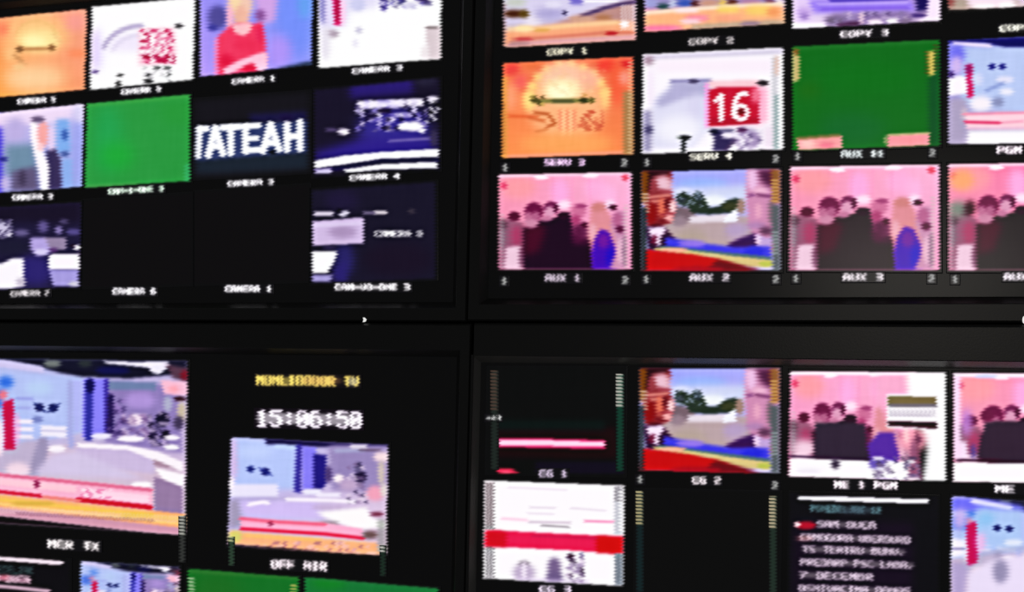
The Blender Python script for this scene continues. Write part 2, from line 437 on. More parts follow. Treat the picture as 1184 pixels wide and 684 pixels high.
def two_men(P, q, dy=0):
    t = Ref(P, q, (742, 198, 903, 313))
    P.grad(q, (150, 158, 252), (168, 166, 250), (210, 200, 240), (205, 205, 245))
    t.e(812, 214, 30, 7, (150, 178, 255), 4); t.p([(775, 218), (885, 216), (885, 240), (775, 240)], (205, 212, 246), 4)
    t.e(826, 233, 14, 6, (240, 245, 250), 2.5); t.e(790, 222, 10, 4, (214, 220, 252), 2)
    # road and buildings
    t.p([(765, 252), (885, 250), (890, 292), (765, 292)], (182, 160, 164), 2)
    t.p([(780, 238), (804, 242), (806, 254), (776, 258)], (120, 100, 110), 1.6); t.e(786, 256, 9, 6, (150, 128, 140), 2)
    t.e(852, 270, 12, 12, (188, 160, 190), 4, 0.8); t.e(800, 274, 18, 10, (178, 160, 150), 4, 0.8)
    t.p([(798, 250), (850, 248), (850, 257), (798, 258)], (226, 214, 226), 1.6)
    # trees
    t.p([(782, 228), (790, 222), (800, 228), (806, 221), (814, 228), (820, 240), (830, 240), (842, 232), (852, 230), (860, 236), (858, 244), (848, 247), (820, 249), (800, 247), (795, 239), (784, 236)], (42, 56, 44), 1.3)
    t.e(808, 228, 5, 5, (50, 64, 70), 1.2); t.e(845, 240, 10, 5, (60, 66, 40), 1.6); t.e(788, 232, 6, 3, (70, 78, 90), 1.4)
    t.speck(783, 222, 812, 240, [(150, 165, 190), (38, 46, 50)], size=3, dens=0.35, sig=0.8, a=0.8, seed=5)
    t.e(857, 240, 5, 9, (160, 130, 120), 1.6)
    t.p([(838, 252), (852, 242), (853, 257), (838, 258)], (242, 242, 255), 1)
    # left man
    t.p([(742, 196), (776, 196), (778, 206), (774, 216), (778, 228), (782, 236), (780, 248), (774, 258), (758, 264), (748, 262), (744, 230)], (138, 40, 48), 1.6)
    t.p([(742, 194), (776, 194), (774, 202), (756, 204), (750, 222), (744, 222)], (44, 10, 20), 2)
    t.p([(756, 207), (768, 203), (777, 208), (776, 216), (779, 224), (770, 222), (760, 218)], (232, 184, 200), 2.6); t.e(756, 216, 4, 9, (150, 60, 70), 2)
    t.e(754, 246, 6, 12, (140, 4, 12), 2.5)
    t.l([(752, 228), (774, 226)], 3, (226, 140, 130), 1.2); t.l([(754, 233), (770, 232)], 2.5, (236, 150, 136), 1.2); t.l([(764, 221), (776, 222)], 3, (160, 60, 74), 1.4)
    t.e(765, 240, 4, 11, (230, 116, 92), 2); t.e(771, 235, 2.5, 6, (104, 16, 30), 1.4); t.e(778, 240, 3.5, 8, (253, 204, 208), 1.4); t.e(774, 252, 5, 6, (246, 168, 168), 1.8)
    t.l([(764, 248), (779, 247)], 1.8, (150, 40, 56), 0.9); t.l([(762, 255), (774, 257)], 2, (110, 14, 30), 1); t.e(760, 261, 8, 2, (84, 10, 30), 1.4)
    t.p([(746, 262), (770, 264), (782, 278), (790, 290), (750, 290)], (48, 8, 48), 1.6)
    t.p([(750, 264), (768, 262), (770, 268), (764, 274), (764, 286), (759, 282), (752, 272)], (246, 220, 246), 1.4)
    t.p([(755, 272), (760, 272), (758, 284), (752, 280)], (110, 20, 60), 1.4)
    # right man
    t.p([(864, 196), (903, 196), (903, 292), (880, 292), (866, 262), (862, 232)], (204, 138, 176), 2)
    t.e(870, 208, 6, 14, (236, 188, 228), 2.4); t.e(880, 222, 9, 4, (236, 176, 206), 2); t.l([(866, 197), (890, 197)], 4, (134, 96, 120), 1.6)
    t.p([(876, 198), (898, 198), (897, 216), (890, 219), (880, 212)], (80, 28, 66), 3.2); t.e(894, 206, 4, 10, (120, 50, 52), 2.2)
    t.l([(866, 228), (871, 227)], 3.5, (140, 80, 134), 1.3); t.l([(876, 227), (891, 229)], 3.5, (128, 66, 112), 1.3)
    t.e(877, 245, 4, 9, (232, 164, 192), 2); t.e(892, 246, 4, 14, (126, 100, 112), 2.4)
    t.e(874, 262, 12, 4, (176, 130, 176), 2.4); t.e(886, 268, 8, 5, (96, 56, 88), 2.4)
    t.e(852, 266, 14, 7, (178, 156, 196), 3, 0.8)
    t.p([(840, 284), (856, 276), (873, 270), (877, 290), (848, 292)], (58, 16, 88), 1.8)
    t.p([(874, 271), (886, 276), (896, 274), (890, 290), (878, 292)], (190, 160, 216), 1.5); t.e(877, 278, 3, 6, (232, 200, 238), 1.4)
    # slanting blue, green and red strap along the foot
    t.p([(770, 274), (800, 280), (850, 286), (890, 285), (893, 300), (850, 297), (800, 291), (770, 285)], (66, 62, 224), 1.8)
    t.e(800, 282, 16, 4, (150, 122, 232), 2); t.e(872, 292, 12, 6, (42, 44, 214), 2)
    t.p([(764, 284), (892, 297), (892, 303), (764, 288)], (84, 112, 120), 1.2)
    t.p([(758, 286), (798, 290), (845, 296), (892, 301), (892, 309), (860, 308), (820, 300), (758, 290)], (214, 190, 130), 1.1)
    t.e(886, 305, 9, 3.5, (184, 190, 92), 1.3); t.e(780, 289, 16, 2.5, (250, 170, 150), 1.2); t.e(820, 296, 10, 2.5, (206, 186, 140), 1)
    t.p([(746, 288), (770, 291), (800, 294), (830, 299), (862, 309), (872, 316), (742, 316)], (196, 0, 14), 1.3)
    t.p([(830, 300), (872, 310), (890, 318), (810, 318)], (110, 8, 24), 2)
    t.e(806, 312, 30, 4, (160, 0, 30), 2)
    # meter colours at the sides
    t.p([(742, 198), (750, 198), (748, 232), (742, 236)], (120, 66, 10), 1.6); P.comb(q[0][0]+2, q[0][1]+25, q[0][0]+10, q[0][1]+48, (220, 190, 170), 4, 0.8)
    t.p([(742, 240), (747, 240), (748, 316), (742, 316)], (32, 40, 42), 1.5)
    t.p([(893, 198), (903, 198), (903, 236), (893, 236)], (140, 92, 50), 1.6); P.comb(q[1][0]-10, q[1][1]+12, q[1][0]-2, q[1][1]+40, (226, 176, 110), 4, 0.7)
    t.p([(892, 238), (903, 238), (903, 316), (894, 316)], (84, 92, 96), 2); P.comb(q[1][0]-9, q[1][1]+72, q[1][0]-2, q[1][1]+100, (190, 200, 205), 4, 0.5)

def studio(P, q, bar=True, third=True, roof=True):
    """television studio seen on several tiles; reference is the large one"""
    t = Ref(P, q, (-24, 416, 216, 612))
    P.grad(q, (172, 186, 240), (185, 170, 215), (214, 190, 215), (206, 180, 205))
    t.p([(-24, 430), (96, 436), (98, 500), (-24, 530)], (176, 190, 244), 2)
    t.e(45, 450, 16, 8, (182, 205, 245), 4)
    # dark ceiling
    if roof:
        t.p([(-24, 410), (216, 410), (216, 430), (150, 437), (96, 436), (70, 432), (40, 424), (-24, 416)], (20, 20, 44), 1.6)
        t.e(60, 421, 10, 5, (112, 118, 118), 2); t.e(98, 420, 8, 5, (44, 50, 56), 2); t.e(130, 428, 20, 5, (18, 18, 80), 2)
        t.p([(-24, 414), (10, 418), (50, 425), (50, 432), (0, 426), (-24, 424)], (202, 194, 238), 1.2)
        t.p([(118, 417), (150, 418), (192, 417), (196, 421), (184, 432), (176, 430), (170, 424), (124, 420)], (236, 230, 250), 1.2)
        t.p([(190, 420), (216, 424), (216, 440), (200, 436)], (90, 60, 80), 2); t.e(214, 432, 6, 6, (120, 20, 40), 2)
    # back of the set
    t.p([(122, 440), (205, 444), (212, 520), (122, 512)], (142, 124, 182), 2.5)
    t.p([(124, 440), (180, 441), (180, 450), (124, 450)], (112, 128, 168), 1.6)
    t.e(162, 462, 18, 9, (172, 146, 214), 3)
    t.p([(96, 438), (122, 438), (122, 506), (96, 506)], (136, 128, 248), 1.2)
    t.p([(98, 440), (108, 440), (107, 510), (99, 510)], (52, 52, 158), 1.4); t.e(104, 446, 5, 9, (18, 14, 88), 1.4)
    t.p([(84, 440), (96, 440), (94, 500), (86, 500)], (176, 180, 246), 1.2)
    t.p([(120, 438), (125, 438), (127, 505), (121, 505)], (62, 46, 160), 1.2)
    t.p([(125, 455), (131, 455), (132, 500), (124, 500)], (34, 20, 84), 1.2)
    t.speck(124, 462, 146, 504, [(44, 26, 84), (150, 120, 190), (60, 40, 100)], size=4, dens=0.8, sig=1.5, a=0.7, seed=4)
    t.p([(185, 438), (219, 440), (219, 455), (190, 454)], (246, 184, 208), 1.4); t.e(200, 448, 6, 4, (255, 165, 180), 2)
    t.e(208, 459, 7, 3, (62, 26, 40), 1.2); t.e(210, 474, 5, 12, (196, 180, 160), 2); t.e(194, 465, 5, 9, (172, 172, 200), 2)
    # people and desks
    t.e(157, 484, 8, 7, (252, 232, 246), 1.8); t.speck(142, 478, 176, 505, [(90, 60, 110), (240, 216, 240), (130, 96, 150)], size=4, dens=0.7, sig=1.6, a=0.7, seed=6)
    t.e(188, 483, 8, 9, (24, 18, 50), 1.2); t.e(178, 502, 5, 9, (42, 30, 70), 1.2); t.e(192, 500, 5, 6, (24, 16, 44), 1.2)
    t.speck(172, 474, 200, 515, [(22, 14, 46), (190, 170, 210)], size=4, dens=0.45, sig=1.3, a=0.8, seed=8)
    t.e(207, 486, 6, 8, (70, 58, 90), 2)
    t.e(118, 504, 12, 3.5, (232, 226, 250), 1.2); t.e(152, 506, 16, 3.5, (250, 240, 252), 1.2); t.e(199, 503, 9, 3, (246, 236, 250), 1.2); t.e(199, 514, 9, 3, (250, 245, 252), 1.2)
    # floor
    t.p([(-24, 530), (90, 514), (150, 518), (216, 532), (216, 612), (-24, 612)], (208, 184, 206), 2)
    t.p([(88, 512), (140, 514), (180, 520), (180, 545), (90, 540)], (200, 182, 220), 2)
    t.p([(90, 513), (150, 514), (185, 520), (212, 530), (212, 541), (180, 530), (150, 519), (90, 518)], (250, 240, 250), 1.1)
    t.p([(180, 538), (214, 544), (214, 562), (190, 551)], (254, 246, 252), 1.2)
    t.p([(178, 528), (205, 538), (180, 536)], (170, 140, 160), 1.2)
    t.p([(180, 548), (213, 558), (213, 592), (180, 590)], (150, 124, 162), 1.2)
    t.e(165, 558, 12, 4, (255, 246, 252), 1.4)
    # desk on the left
    t.e(46, 473, 5.5, 5, (28, 30, 92), 1.1); t.e(62, 473, 5.5, 5, (24, 32, 96), 1.1)
    t.l([(40, 468), (53, 478)], 2, (40, 50, 120), 0.8); t.l([(56, 478), (69, 468)], 2, (40, 50, 120), 0.8)
    t.l([(20, 463), (38, 463)], 3, (150, 156, 226), 1.2); t.l([(20, 474), (36, 474)], 3, (160, 166, 230), 1.2)
    for y in (490, 499, 508): t.l([(20, y), (37, y)], 5, (240, 232, 250), 1.1)
    t.e(44, 487, 6, 4, (120, 130, 190), 1.6)
    t.p([(48, 494), (78, 494), (78, 507), (48, 507)], (238, 232, 250), 1.2); t.l([(48, 500), (78, 500)], 1.5, (190, 185, 225), 0.8)
    t.p([(78, 440), (84, 440), (86, 520), (80, 520)], (165, 168, 225), 2)
    t.p([(-24, 540), (30, 512), (50, 512), (48, 528), (38, 556), (-24, 560)], (188, 174, 204), 3)
    t.p([(46, 508), (56, 508), (56, 540), (44, 556), (34, 552)], (156, 146, 180), 2)
    t.e(67, 521, 10, 4.5, (250, 242, 252), 1.4); t.p([(60, 528), (88, 522), (170, 552), (40, 552)], (208, 194, 228), 3)
    t.e(22, 548, 14, 9, (244, 214, 230), 3)
    # red banner
    if bar:
        t.p([(-24, 452), (4, 452), (4, 475), (-24, 475)], (86, 120, 220), 2)
        t.p([(4, 468), (16, 463), (19, 524), (6, 524)], (196, 0, 76), 1.2); t.e(4, 459, 5, 6, (230, 120, 140), 2)
        t.e(20, 500, 4, 20, (245, 150, 205), 1.6, 0.6); t.e(1, 510, 4, 22, (250, 225, 238), 2)
        t.e(7, 444, 9, 7, (52, 110, 222), 3)
    if third:
        q0 = lambda y, x: y+(x+24)*0.052
        def band(y0, y1, x0, x1, col, sig=0.9, a=1.0): t.p([(x0, q0(y0, x0)), (x1, q0(y0, x1)), (x1, q0(y1, x1)), (x0, q0(y1, x0))], col, sig, a)
        band(551, 575, -24, 178, (252, 176, 204), 1.2)
        band(551, 555, -24, 178, (222, 112, 146), 1); band(557, 565, -24, 90, (255, 196, 212), 1.2); band(559, 568, 100, 174, (255, 208, 228), 1.2)
        t.e(44, 563, 3.5, 5, (150, 40, 90), 1.2); t.speck(95, 566, 130, 582, [(255, 232, 242), (236, 110, 160)], size=3, dens=0.6, a=0.7, seed=2)
        band(571, 575.5, -24, 50, (210, 20, 62), 0.9); band(570, 576, 90, 178, (206, 0, 50), 0.9); band(572, 576, 50, 95, (240, 130, 120), 1)
        band(576, 594, -24, 216, (252, 172, 116), 1.0); band(586, 589, -24, 216, (255, 214, 130), 1.0, 0.8); band(580, 585, -24, 216, (246, 200, 86), 1.6, 0.9)
        t.e(40, 586, 26, 2.5, (214, 170, 74), 1.5); t.e(160, 593, 20, 2.5, (236, 190, 60), 1.5)
        band(592, 602, -24, 216, (206, 148, 168), 1.2)
        a_ = t.m(-24, 592); P.checker(a_[0], a_[1], t.m(216, 592)[0], a_[1]+8*t.sy, (246, 206, 206), 4, 0.55, slope=0.052)
        a_ = t.m(20, 597); P.checker(a_[0], a_[1], t.m(180, 592)[0], a_[1]+4*t.sy, (110, 60, 84), 4, 0.5, slope=0.052)
        t.p([(-24, 602), (216, 614.5), (216, 640), (-24, 640)], (20, 8, 16), 0.9)

def t_off_air(P, q):
    P.grad(q, (176, 178, 246), (186, 170, 206), (236, 205, 230), (200, 184, 226))
    P.p([(268, 505), (345, 512), (345, 566), (266, 566)], (178, 194, 250), 3); P.e(270, 530, 5, 26, (206, 180, 226), 2.5); P.e(295, 522, 20, 8, (190, 206, 255), 4)
    P.p([(306, 503), (350, 508), (400, 510), (452, 511), (452, 516), (350, 517), (308, 513)], (22, 14, 66), 1.6); P.p([(318, 513), (345, 515), (345, 520), (318, 518)], (190, 210, 255), 1.5)
    P.p([(380, 514), (449, 516), (449, 570), (384, 566)], (150, 134, 184), 3); P.l([(388, 521), (420, 520)], 4, (166, 166, 206), 1.6); P.p([(405, 514), (425, 514), (424, 519), (406, 519)], (216, 206, 226), 1.4); P.l([(416, 520), (440, 520)], 2, (88, 66, 90), 1.2)
    P.p([(343, 514), (350, 514), (348, 570), (340, 568)], (58, 48, 156), 1.5); P.p([(350, 515), (366, 517), (363, 566), (350, 566)], (134, 124, 246), 1.3); P.p([(363, 524), (378, 526), (378, 558), (372, 566), (362, 564)], (36, 26, 128), 1.5)
    P.e(380, 548, 4, 10, (70, 50, 110), 2); P.e(392, 553, 6, 5, (255, 240, 246), 1.4); P.e(404, 560, 12, 8, (190, 164, 200), 3); P.e(417, 551, 7, 7, (34, 22, 60), 1.6); P.e(414, 540, 4, 6, (90, 80, 120), 2)
    P.speck(402, 535, 426, 582, [(40, 28, 66), (226, 206, 230), (130, 106, 150)], size=4, dens=0.5, sig=1.1, a=0.7, seed=4)
    P.e(442, 528, 10, 6, (246, 216, 222), 2.2); P.e(441, 546, 4, 14, (206, 190, 180), 2); P.e(434, 570, 10, 9, (240, 160, 184), 2.4); P.e(444, 566, 4, 8, (224, 210, 205), 2)
    P.e(290, 542, 4.5, 4, (36, 46, 130), 1.2); P.e(307, 545, 5, 4.5, (26, 28, 112), 1.2); P.l([(300, 541), (314, 549)], 2, (50, 60, 150), 0.9)
    P.p([(268, 560), (322, 560), (322, 575), (266, 574)], (232, 226, 252), 1.6); P.e(266, 558, 5, 8, (255, 235, 246), 1.6); P.l([(270, 577), (340, 576)], 3, (176, 164, 206), 2)
    P.p([(352, 566), (372, 566), (372, 572), (352, 572)], (232, 228, 252), 1.4); P.p([(366, 569), (394, 570), (394, 575), (366, 574)], (240, 232, 252), 1.4)
    P.p([(276, 580), (365, 580), (376, 600), (286, 600)], (206, 186, 244), 3); P.l([(332, 577), (384, 578), (410, 580)], 4, (250, 240, 255), 1.2); P.l([(288, 583), (304, 580), (310, 581)], 4, (255, 245, 255), 1.2); P.l([(362, 586), (395, 587)], 3, (190, 168, 204), 2)
    P.p([(366, 592), (424, 586), (430, 598), (447, 604), (447, 610), (410, 612), (380, 600)], (255, 250, 252), 2); P.e(380, 605, 12, 3, (150, 130, 136), 2); P.e(436, 594, 8, 2.5, (120, 50, 76), 1.6)
    P.p([(264, 578), (276, 578), (280, 608), (264, 612)], (160, 150, 180), 2.5)
    P.p([(279, 599), (320, 601), (375, 604), (420, 611), (420, 622), (370, 617), (279, 611)], (255, 172, 204), 1.2)
    P.l([(278, 599), (320, 603), (376, 606)], 3.5, (240, 96, 130), 1.2); P.e(313, 605, 3, 3, (160, 50, 90), 1.2)
    P.l([(279, 611), (320, 613.5), (376, 617), (420, 622)], 4, (228, 26, 70), 1.0); P.e(428, 618, 9, 5, (110, 84, 84), 2.2)
    P.p([(266, 614), (279, 614), (375, 622), (436, 627), (442, 642), (380, 640), (280, 630), (265, 628)], (252, 176, 128), 1.5); P.e(272, 620, 8, 7, (214, 206, 116), 2); P.l([(284, 619), (370, 624)], 3, (252, 190, 110), 1.5)
    P.speck(280, 626, 440, 641, [(150, 90, 120), (250, 190, 190)], size=4, dens=0.4, sig=1, a=0.6, seed=6)
    P.p([(262, 628), (282, 630), (330, 633), (400, 640), (450, 642), (450, 650), (262, 650)], (18, 8, 16), 1); P.e(442, 634, 5, 4, (240, 226, 220), 1.4); P.r(437, 600, 447, 640, (100, 110, 100), 2, 0.5)

def t_orange_plain(P, q):
    P.grad(q, (252, 150, 110), (250, 160, 135), (250, 152, 112), (255, 160, 70))
    P.e(42, 40, 38, 24, (254, 196, 132), 7); P.e(45, 46, 24, 12, (255, 226, 155), 4); P.e(40, 48, 13, 6, (255, 246, 176), 3)
    P.e(40, 90, 36, 16, (255, 206, 156), 8); P.e(88, 26, 12, 10, (250, 156, 146), 5); P.e(3, 34, 7, 8, (252, 130, 96), 4)
    P.arc(44, 60, 32, 42, 3, 200, 340, (255, 170, 120), 2, 0.6)
    P.arc(42, 46, 24, 22, 2, 195, 345, (226, 176, 110), 1.4, 0.5)
    P.e(90, 62, 12, 5, (252, 140, 98), 3); P.e(14, 62, 10, 10, (255, 190, 130), 4)
    P.l([(20, 57), (62, 56)], 4, (196, 140, 90), 1.2); P.e(23, 57, 4, 4, (140, 100, 62), 1.3); P.e(60, 55, 3.5, 4, (150, 106, 66), 1.3)
    P.l([(17, 64), (25, 70)], 4, (204, 146, 96), 1.6); P.l([(22, 71), (30, 74)], 2, (214, 160, 110), 1.4)
    P.e(22, 78, 7, 4, (250, 196, 140), 2); P.l([(62, 40), (72, 50)], 2, (226, 170, 120), 1.5, 0.6)

def t_sixteen_pale(P, q):
    fill(P, WH)
    P.e(110, 58, 8, 26, (222, 204, 255), 5); P.p([(120, 60), (133, 42), (165, 36), (165, 60)], (240, 230, 252), 4)
    P.arc(164, 66, 46, 36, 5.5, 198, 270, (184, 172, 208), 1.5)
    P.arc(166, 68, 38, 28, 3, 200, 270, (214, 205, 232), 2)
    P.p([(160, 34), (202, 32), (204, 74), (161, 76)], (250, 196, 214), 2.5)
    P.p([(164, 36), (199, 34), (200, 72), (165, 71)], (232, 120, 158), 1.5)
    P.speck(163, 34, 202, 73, [(182, 12, 72), (255, 236, 244), (206, 50, 104), (255, 250, 252)], size=4, dens=0.85, sig=0.8, a=0.8, seed=12)
    P.text(171, 41, 193, 66, '16', (255, 246, 250), -0.06, 1.0, 0.9, 0.4)
    P.speck(165, 64, 203, 74, [(168, 6, 62), (184, 20, 80)], size=4, dens=0.5, sig=0.8, a=0.9, seed=3)
    P.speck(166, 77, 202, 95, [(70, 72, 74), (190, 188, 192), (40, 40, 42), (236, 232, 238)], size=4, dens=0.9, sig=1.0, a=0.85, seed=4)
    P.e(187, 92, 9, 4, (250, 250, 252), 1.5); P.e(172, 94, 5, 3, (30, 30, 32), 1.2)
    P.e(207, 30, 5, 3, (74, 70, 74), 1.2); P.e(110, 83, 4.5, 2, (92, 70, 130), 1.2)
    P.e(139, 87, 4.5, 2, (66, 66, 66), 1); P.e(137, 98, 3.5, 5, (60, 60, 60), 1.2)

def t_red_woman(P, q):
    P.grad(q, (142, 136, 238), (120, 152, 248), (150, 150, 252), (178, 150, 250))
    P.e(340, 20, 22, 50, (118, 142, 250), 7); P.e(352, 0, 8, 22, (104, 158, 240), 4); P.e(322, 60, 16, 20, (172, 146, 248), 6)
    P.e(252, 20, 12, 14, (84, 78, 150), 3); P.e(246, 32, 6, 4, (62, 60, 150), 2)
    P.p([(294, -8), (322, -10), (318, 24), (300, 30)], (204, 160, 226), 3); P.e(301, 18, 6, 7, (136, 84, 150), 2.5)
    P.e(278, 4, 15, 18, (242, 196, 176), 3); P.e(273, 0, 6, 14, (250, 215, 170), 2.5); P.e(279, 22, 9, 16, (240, 180, 160), 2.5)
    P.e(266, 22, 4, 16, (252, 180, 200), 2)
    P.p([(252, 42), (264, 32), (272, 28), (290, 28), (303, 26), (308, 50), (308, 70), (300, 88), (252, 92), (250, 60)], (240, 62, 100), 2)
    P.p([(268, 28), (292, 26), (290, 36), (282, 42), (272, 38)], (252, 188, 196), 1.6)
    P.e(300, 40, 4, 12, (226, 40, 90), 2); P.e(286, 52, 16, 8, (236, 50, 90), 3)
    P.l([(250, 46), (250, 88)], 4, (255, 140, 190), 1.4, 0.8); P.e(262, 70, 8, 8, (222, 24, 70), 3)
    P.p([(258, 80), (276, 70), (304, 60), (310, 62), (308, 80), (300, 84), (292, 72), (262, 88)], (255, 190, 214), 1.5)
    P.e(289, 80, 8, 5, (214, 22, 66), 2); P.e(303, 76, 6, 7, (252, 200, 226), 2)
    P.p([(320, 79), (362, 70), (362, 80), (322, 84)], (28, 44, 60), 2)
    P.r(229, -10, 233, 95, (190, 180, 255), 1, 0.7)

def t_white_studio(P, q):
    fill(P, (255, 254, 255))
    P.p([(366, -30), (440, -35), (438, 8), (404, 14), (400, 30), (366, 40)], (226, 220, 248), 4)
    P.e(374, 6, 5, 22, (70, 66, 150), 2.5, 0.6); P.e(381, 10, 5, 20, (226, 214, 250), 2)
    P.p([(384, -12), (393, -14), (395, 29), (387, 30)], (216, 30, 112), 1.3); P.e(390, 10, 3, 16, (176, 0, 80), 1.2); P.e(397, 14, 3, 16, (255, 200, 235), 1.5)
    P.e(384, 39, 8, 5, (176, 160, 176), 2); P.e(376, 50, 6, 20, (228, 222, 236), 3)
    P.e(414, 5, 9, 8, (204, 204, 240), 2); P.e(415, 35, 4, 4, (202, 198, 220), 1.6); P.e(411, 50, 3, 5, (232, 228, 244), 1.6)
    P.e(444, 5, 4.5, 8, (84, 70, 160), 1.6); P.e(461, 1, 8, 5, (66, 62, 122), 1.6); P.e(489, 0, 8, 4.5, (70, 56, 104), 1.6)
    P.speck(436, -8, 500, 10, [(120, 110, 190), (250, 245, 255), (60, 50, 110)], size=5, dens=0.5, sig=1.2, a=0.7, seed=5)
    P.e(475, 6, 8, 4, (210, 206, 232), 2)
    P.p([(492, 31), (512, 30), (512, 72), (494, 68)], (216, 200, 206), 1.6); P.e(500, 32, 8, 1.8, (140, 128, 130), 1); P.p([(488, 55), (496, 50), (496, 70), (486, 70)], (236, 226, 230), 2)

def t_suit_man(P, q):
    P.grad(q, (200, 184, 238), (204, 196, 240), (140, 160, 226), (150, 150, 210))
    P.r(-20, 120, 4, 230, (78, 66, 214), 2.5); P.p([(-20, 128), (100, 118), (100, 140), (-20, 148)], (236, 214, 246), 3)
    P.e(18, 150, 13, 14, (186, 172, 224), 4); P.e(90, 170, 10, 40, (156, 162, 236), 5); P.e(92, 130, 7, 12, (214, 206, 244), 3)
    P.p([(6, 168), (40, 166), (44, 200), (8, 204)], (112, 140, 164), 4); P.e(4, 184, 5, 2.5, (40, 40, 130), 1.6)
    P.p([(14, 198), (42, 192), (46, 222), (12, 222)], (98, 88, 122), 3); P.e(26, 206, 4, 10, (66, 56, 84), 2.5)
    P.e(6, 212, 5, 8, (196, 180, 226), 3); P.e(62, 165, 5, 25, (206, 200, 244), 3)
    P.p([(66, 138), (80, 138), (82, 176), (66, 178)], (128, 170, 236), 2.5); P.e(75, 156, 3.5, 7, (66, 100, 176), 1.6)
    P.e(75, 178, 5, 3.5, (76, 96, 160), 1.6); P.p([(72, 184), (84, 184), (84, 216), (72, 218)], (140, 172, 236), 2)
    P.p([(54, 174), (64, 171), (70, 184), (72, 222), (54, 224)], (62, 52, 94), 1.8)
    P.p([(35, 142), (43, 140), (48, 170), (56, 190), (57, 224), (48, 224), (45, 200), (40, 178), (36, 160)], (255, 246, 252), 1.4)
    P.e(50, 155, 7, 15, (250, 168, 166), 2); P.e(47, 170, 4, 5, (255, 205, 210), 1.5); P.e(44, 138, 8, 4, (110, 92, 124), 1.6); P.e(59, 160, 3, 14, (236, 206, 240), 2)

def t_green_plain(P, q):
    fill(P, (46, 150, 68))
    P.e(125, 160, 16, 40, (38, 160, 84), 9); P.e(205, 130, 20, 15, (44, 150, 62), 6); P.e(135, 180, 20, 16, (34, 166, 60), 8)
    P.l([(100, 122), (220, 111)], 3, (70, 152, 70), 1.6, 0.7); P.e(225, 105, 6, 6, (12, 30, 14), 1.0); P.l([(100, 216), (160, 213)], 3, (80, 150, 80), 1.4, 0.8)
    P.r(214, 190, 222, 212, (60, 170, 110), 1.4, 0.6)

def t_lettering(P, q):
    fill(P, (24, 22, 30))
    P.p([(225, 180), (358, 172), (358, 196), (225, 202)], (30, 40, 54), 4)
    P.p([(288, 132), (356, 128), (356, 142), (290, 142)], (30, 26, 72), 3)
    P.p([(226, 147), (356, 139), (356, 176), (226, 186)], (58, 70, 116), 2.0)
    C = (250, 250, 255); S = 0.7
    def y(x): return 146.5-(x-226)*0.062
    def st(x0, y0, x1, y1, w): P.l([(x0, y(x0)+y0), (x1, y(x1)+y1)], w*1.22, C, S)
    st(230, 3, 239, 3, 6); st(231, 2, 229, 34, 6)
    st(241, 34, 249, 3, 6.5); st(249, 3, 258, 33, 6.5); st(245, 24, 255, 24, 6)
    st(257, 3, 278, 3, 6); st(267, 3, 267, 33, 6.5)
    st(284, 3, 284, 32, 6.5); st(284, 3, 299, 3, 5.5); st(284, 17.5, 297, 17.5, 5); st(284, 31, 300, 31, 5.5)
    st(304, 33, 313, 3, 6.5); st(313, 3, 323, 32, 6.5); st(308, 24, 319, 24, 6)
    st(332, 3, 332, 33, 6.5); st(347, 2, 347, 33, 6.5); st(332, 18, 347, 18, 6)
    P.e(315, 176, 4, 3, (10, 16, 20), 1.2); P.e(331, 136, 8, 4, (30, 18, 66), 2)

def t_dark_stage(P, q):
    fill(P, (26, 20, 44))
    P.p([(405, 96), (478, 88), (478, 108), (405, 114)], (44, 28, 112), 4); P.e(492, 92, 12, 8, (40, 36, 60), 3)
    P.e(455, 150, 42, 28, (56, 46, 140), 7); P.p([(364, 176), (420, 160), (500, 158), (506, 176), (364, 186)], (50, 34, 138), 5)
    P.p([(414, 118), (452, 116), (490, 114), (490, 122), (452, 124), (414, 126)], (240, 232, 250), 1.3)
    P.speck(412, 116, 494, 152, [(228, 220, 248), (120, 106, 190), (26, 16, 56), (196, 184, 232)], size=5, dens=0.85, sig=1.1, a=0.85, seed=21)
    P.p([(414, 118), (452, 117), (488, 114), (488, 120), (414, 124)], (236, 228, 250), 1.4, 0.8)
    P.e(475, 146, 15, 5, (255, 250, 255), 1.4); P.e(488, 151, 4, 3, (250, 245, 255), 1.2); P.e(428, 134, 6, 4, (24, 14, 60), 1.5); P.e(446, 128, 7, 3, (28, 12, 50), 1.5)
    P.speck(493, 112, 509, 142, [(230, 226, 240), (12, 10, 16)], size=4, dens=0.6, sig=0.9, a=0.85, seed=5); P.e(500, 114, 6, 3, (238, 230, 250), 1.4)
    P.e(397, 152, 7, 3.5, (226, 214, 236), 1.5); P.e(399, 153, 3, 2.5, (255, 245, 250), 1); P.e(383, 150, 7, 1.8, (100, 84, 130), 1.6)
    P.l([(450, 163), (498, 160)], 2, (140, 126, 186), 1.2); P.e(502, 160, 4, 10, (60, 52, 84), 2)
    P.p([(363, 186), (398, 180), (440, 176), (508, 172), (508, 181), (440, 184), (400, 190), (364, 195)], (255, 255, 255), 0.9)
    P.p([(364, 195), (402, 190), (440, 184), (508, 182), (508, 187), (440, 188), (402, 196), (364, 200)], (26, 10, 70), 0.9)
    P.p([(398, 196), (440, 190), (506, 187), (506, 194), (440, 196), (400, 200)], (250, 250, 255), 0.9); P.p([(364, 196), (384, 194), (384, 201), (365, 202)], (200, 190, 230), 1.2)
    P.p([(360, 201), (512, 196), (512, 215), (360, 215)], (20, 16, 30), 1)

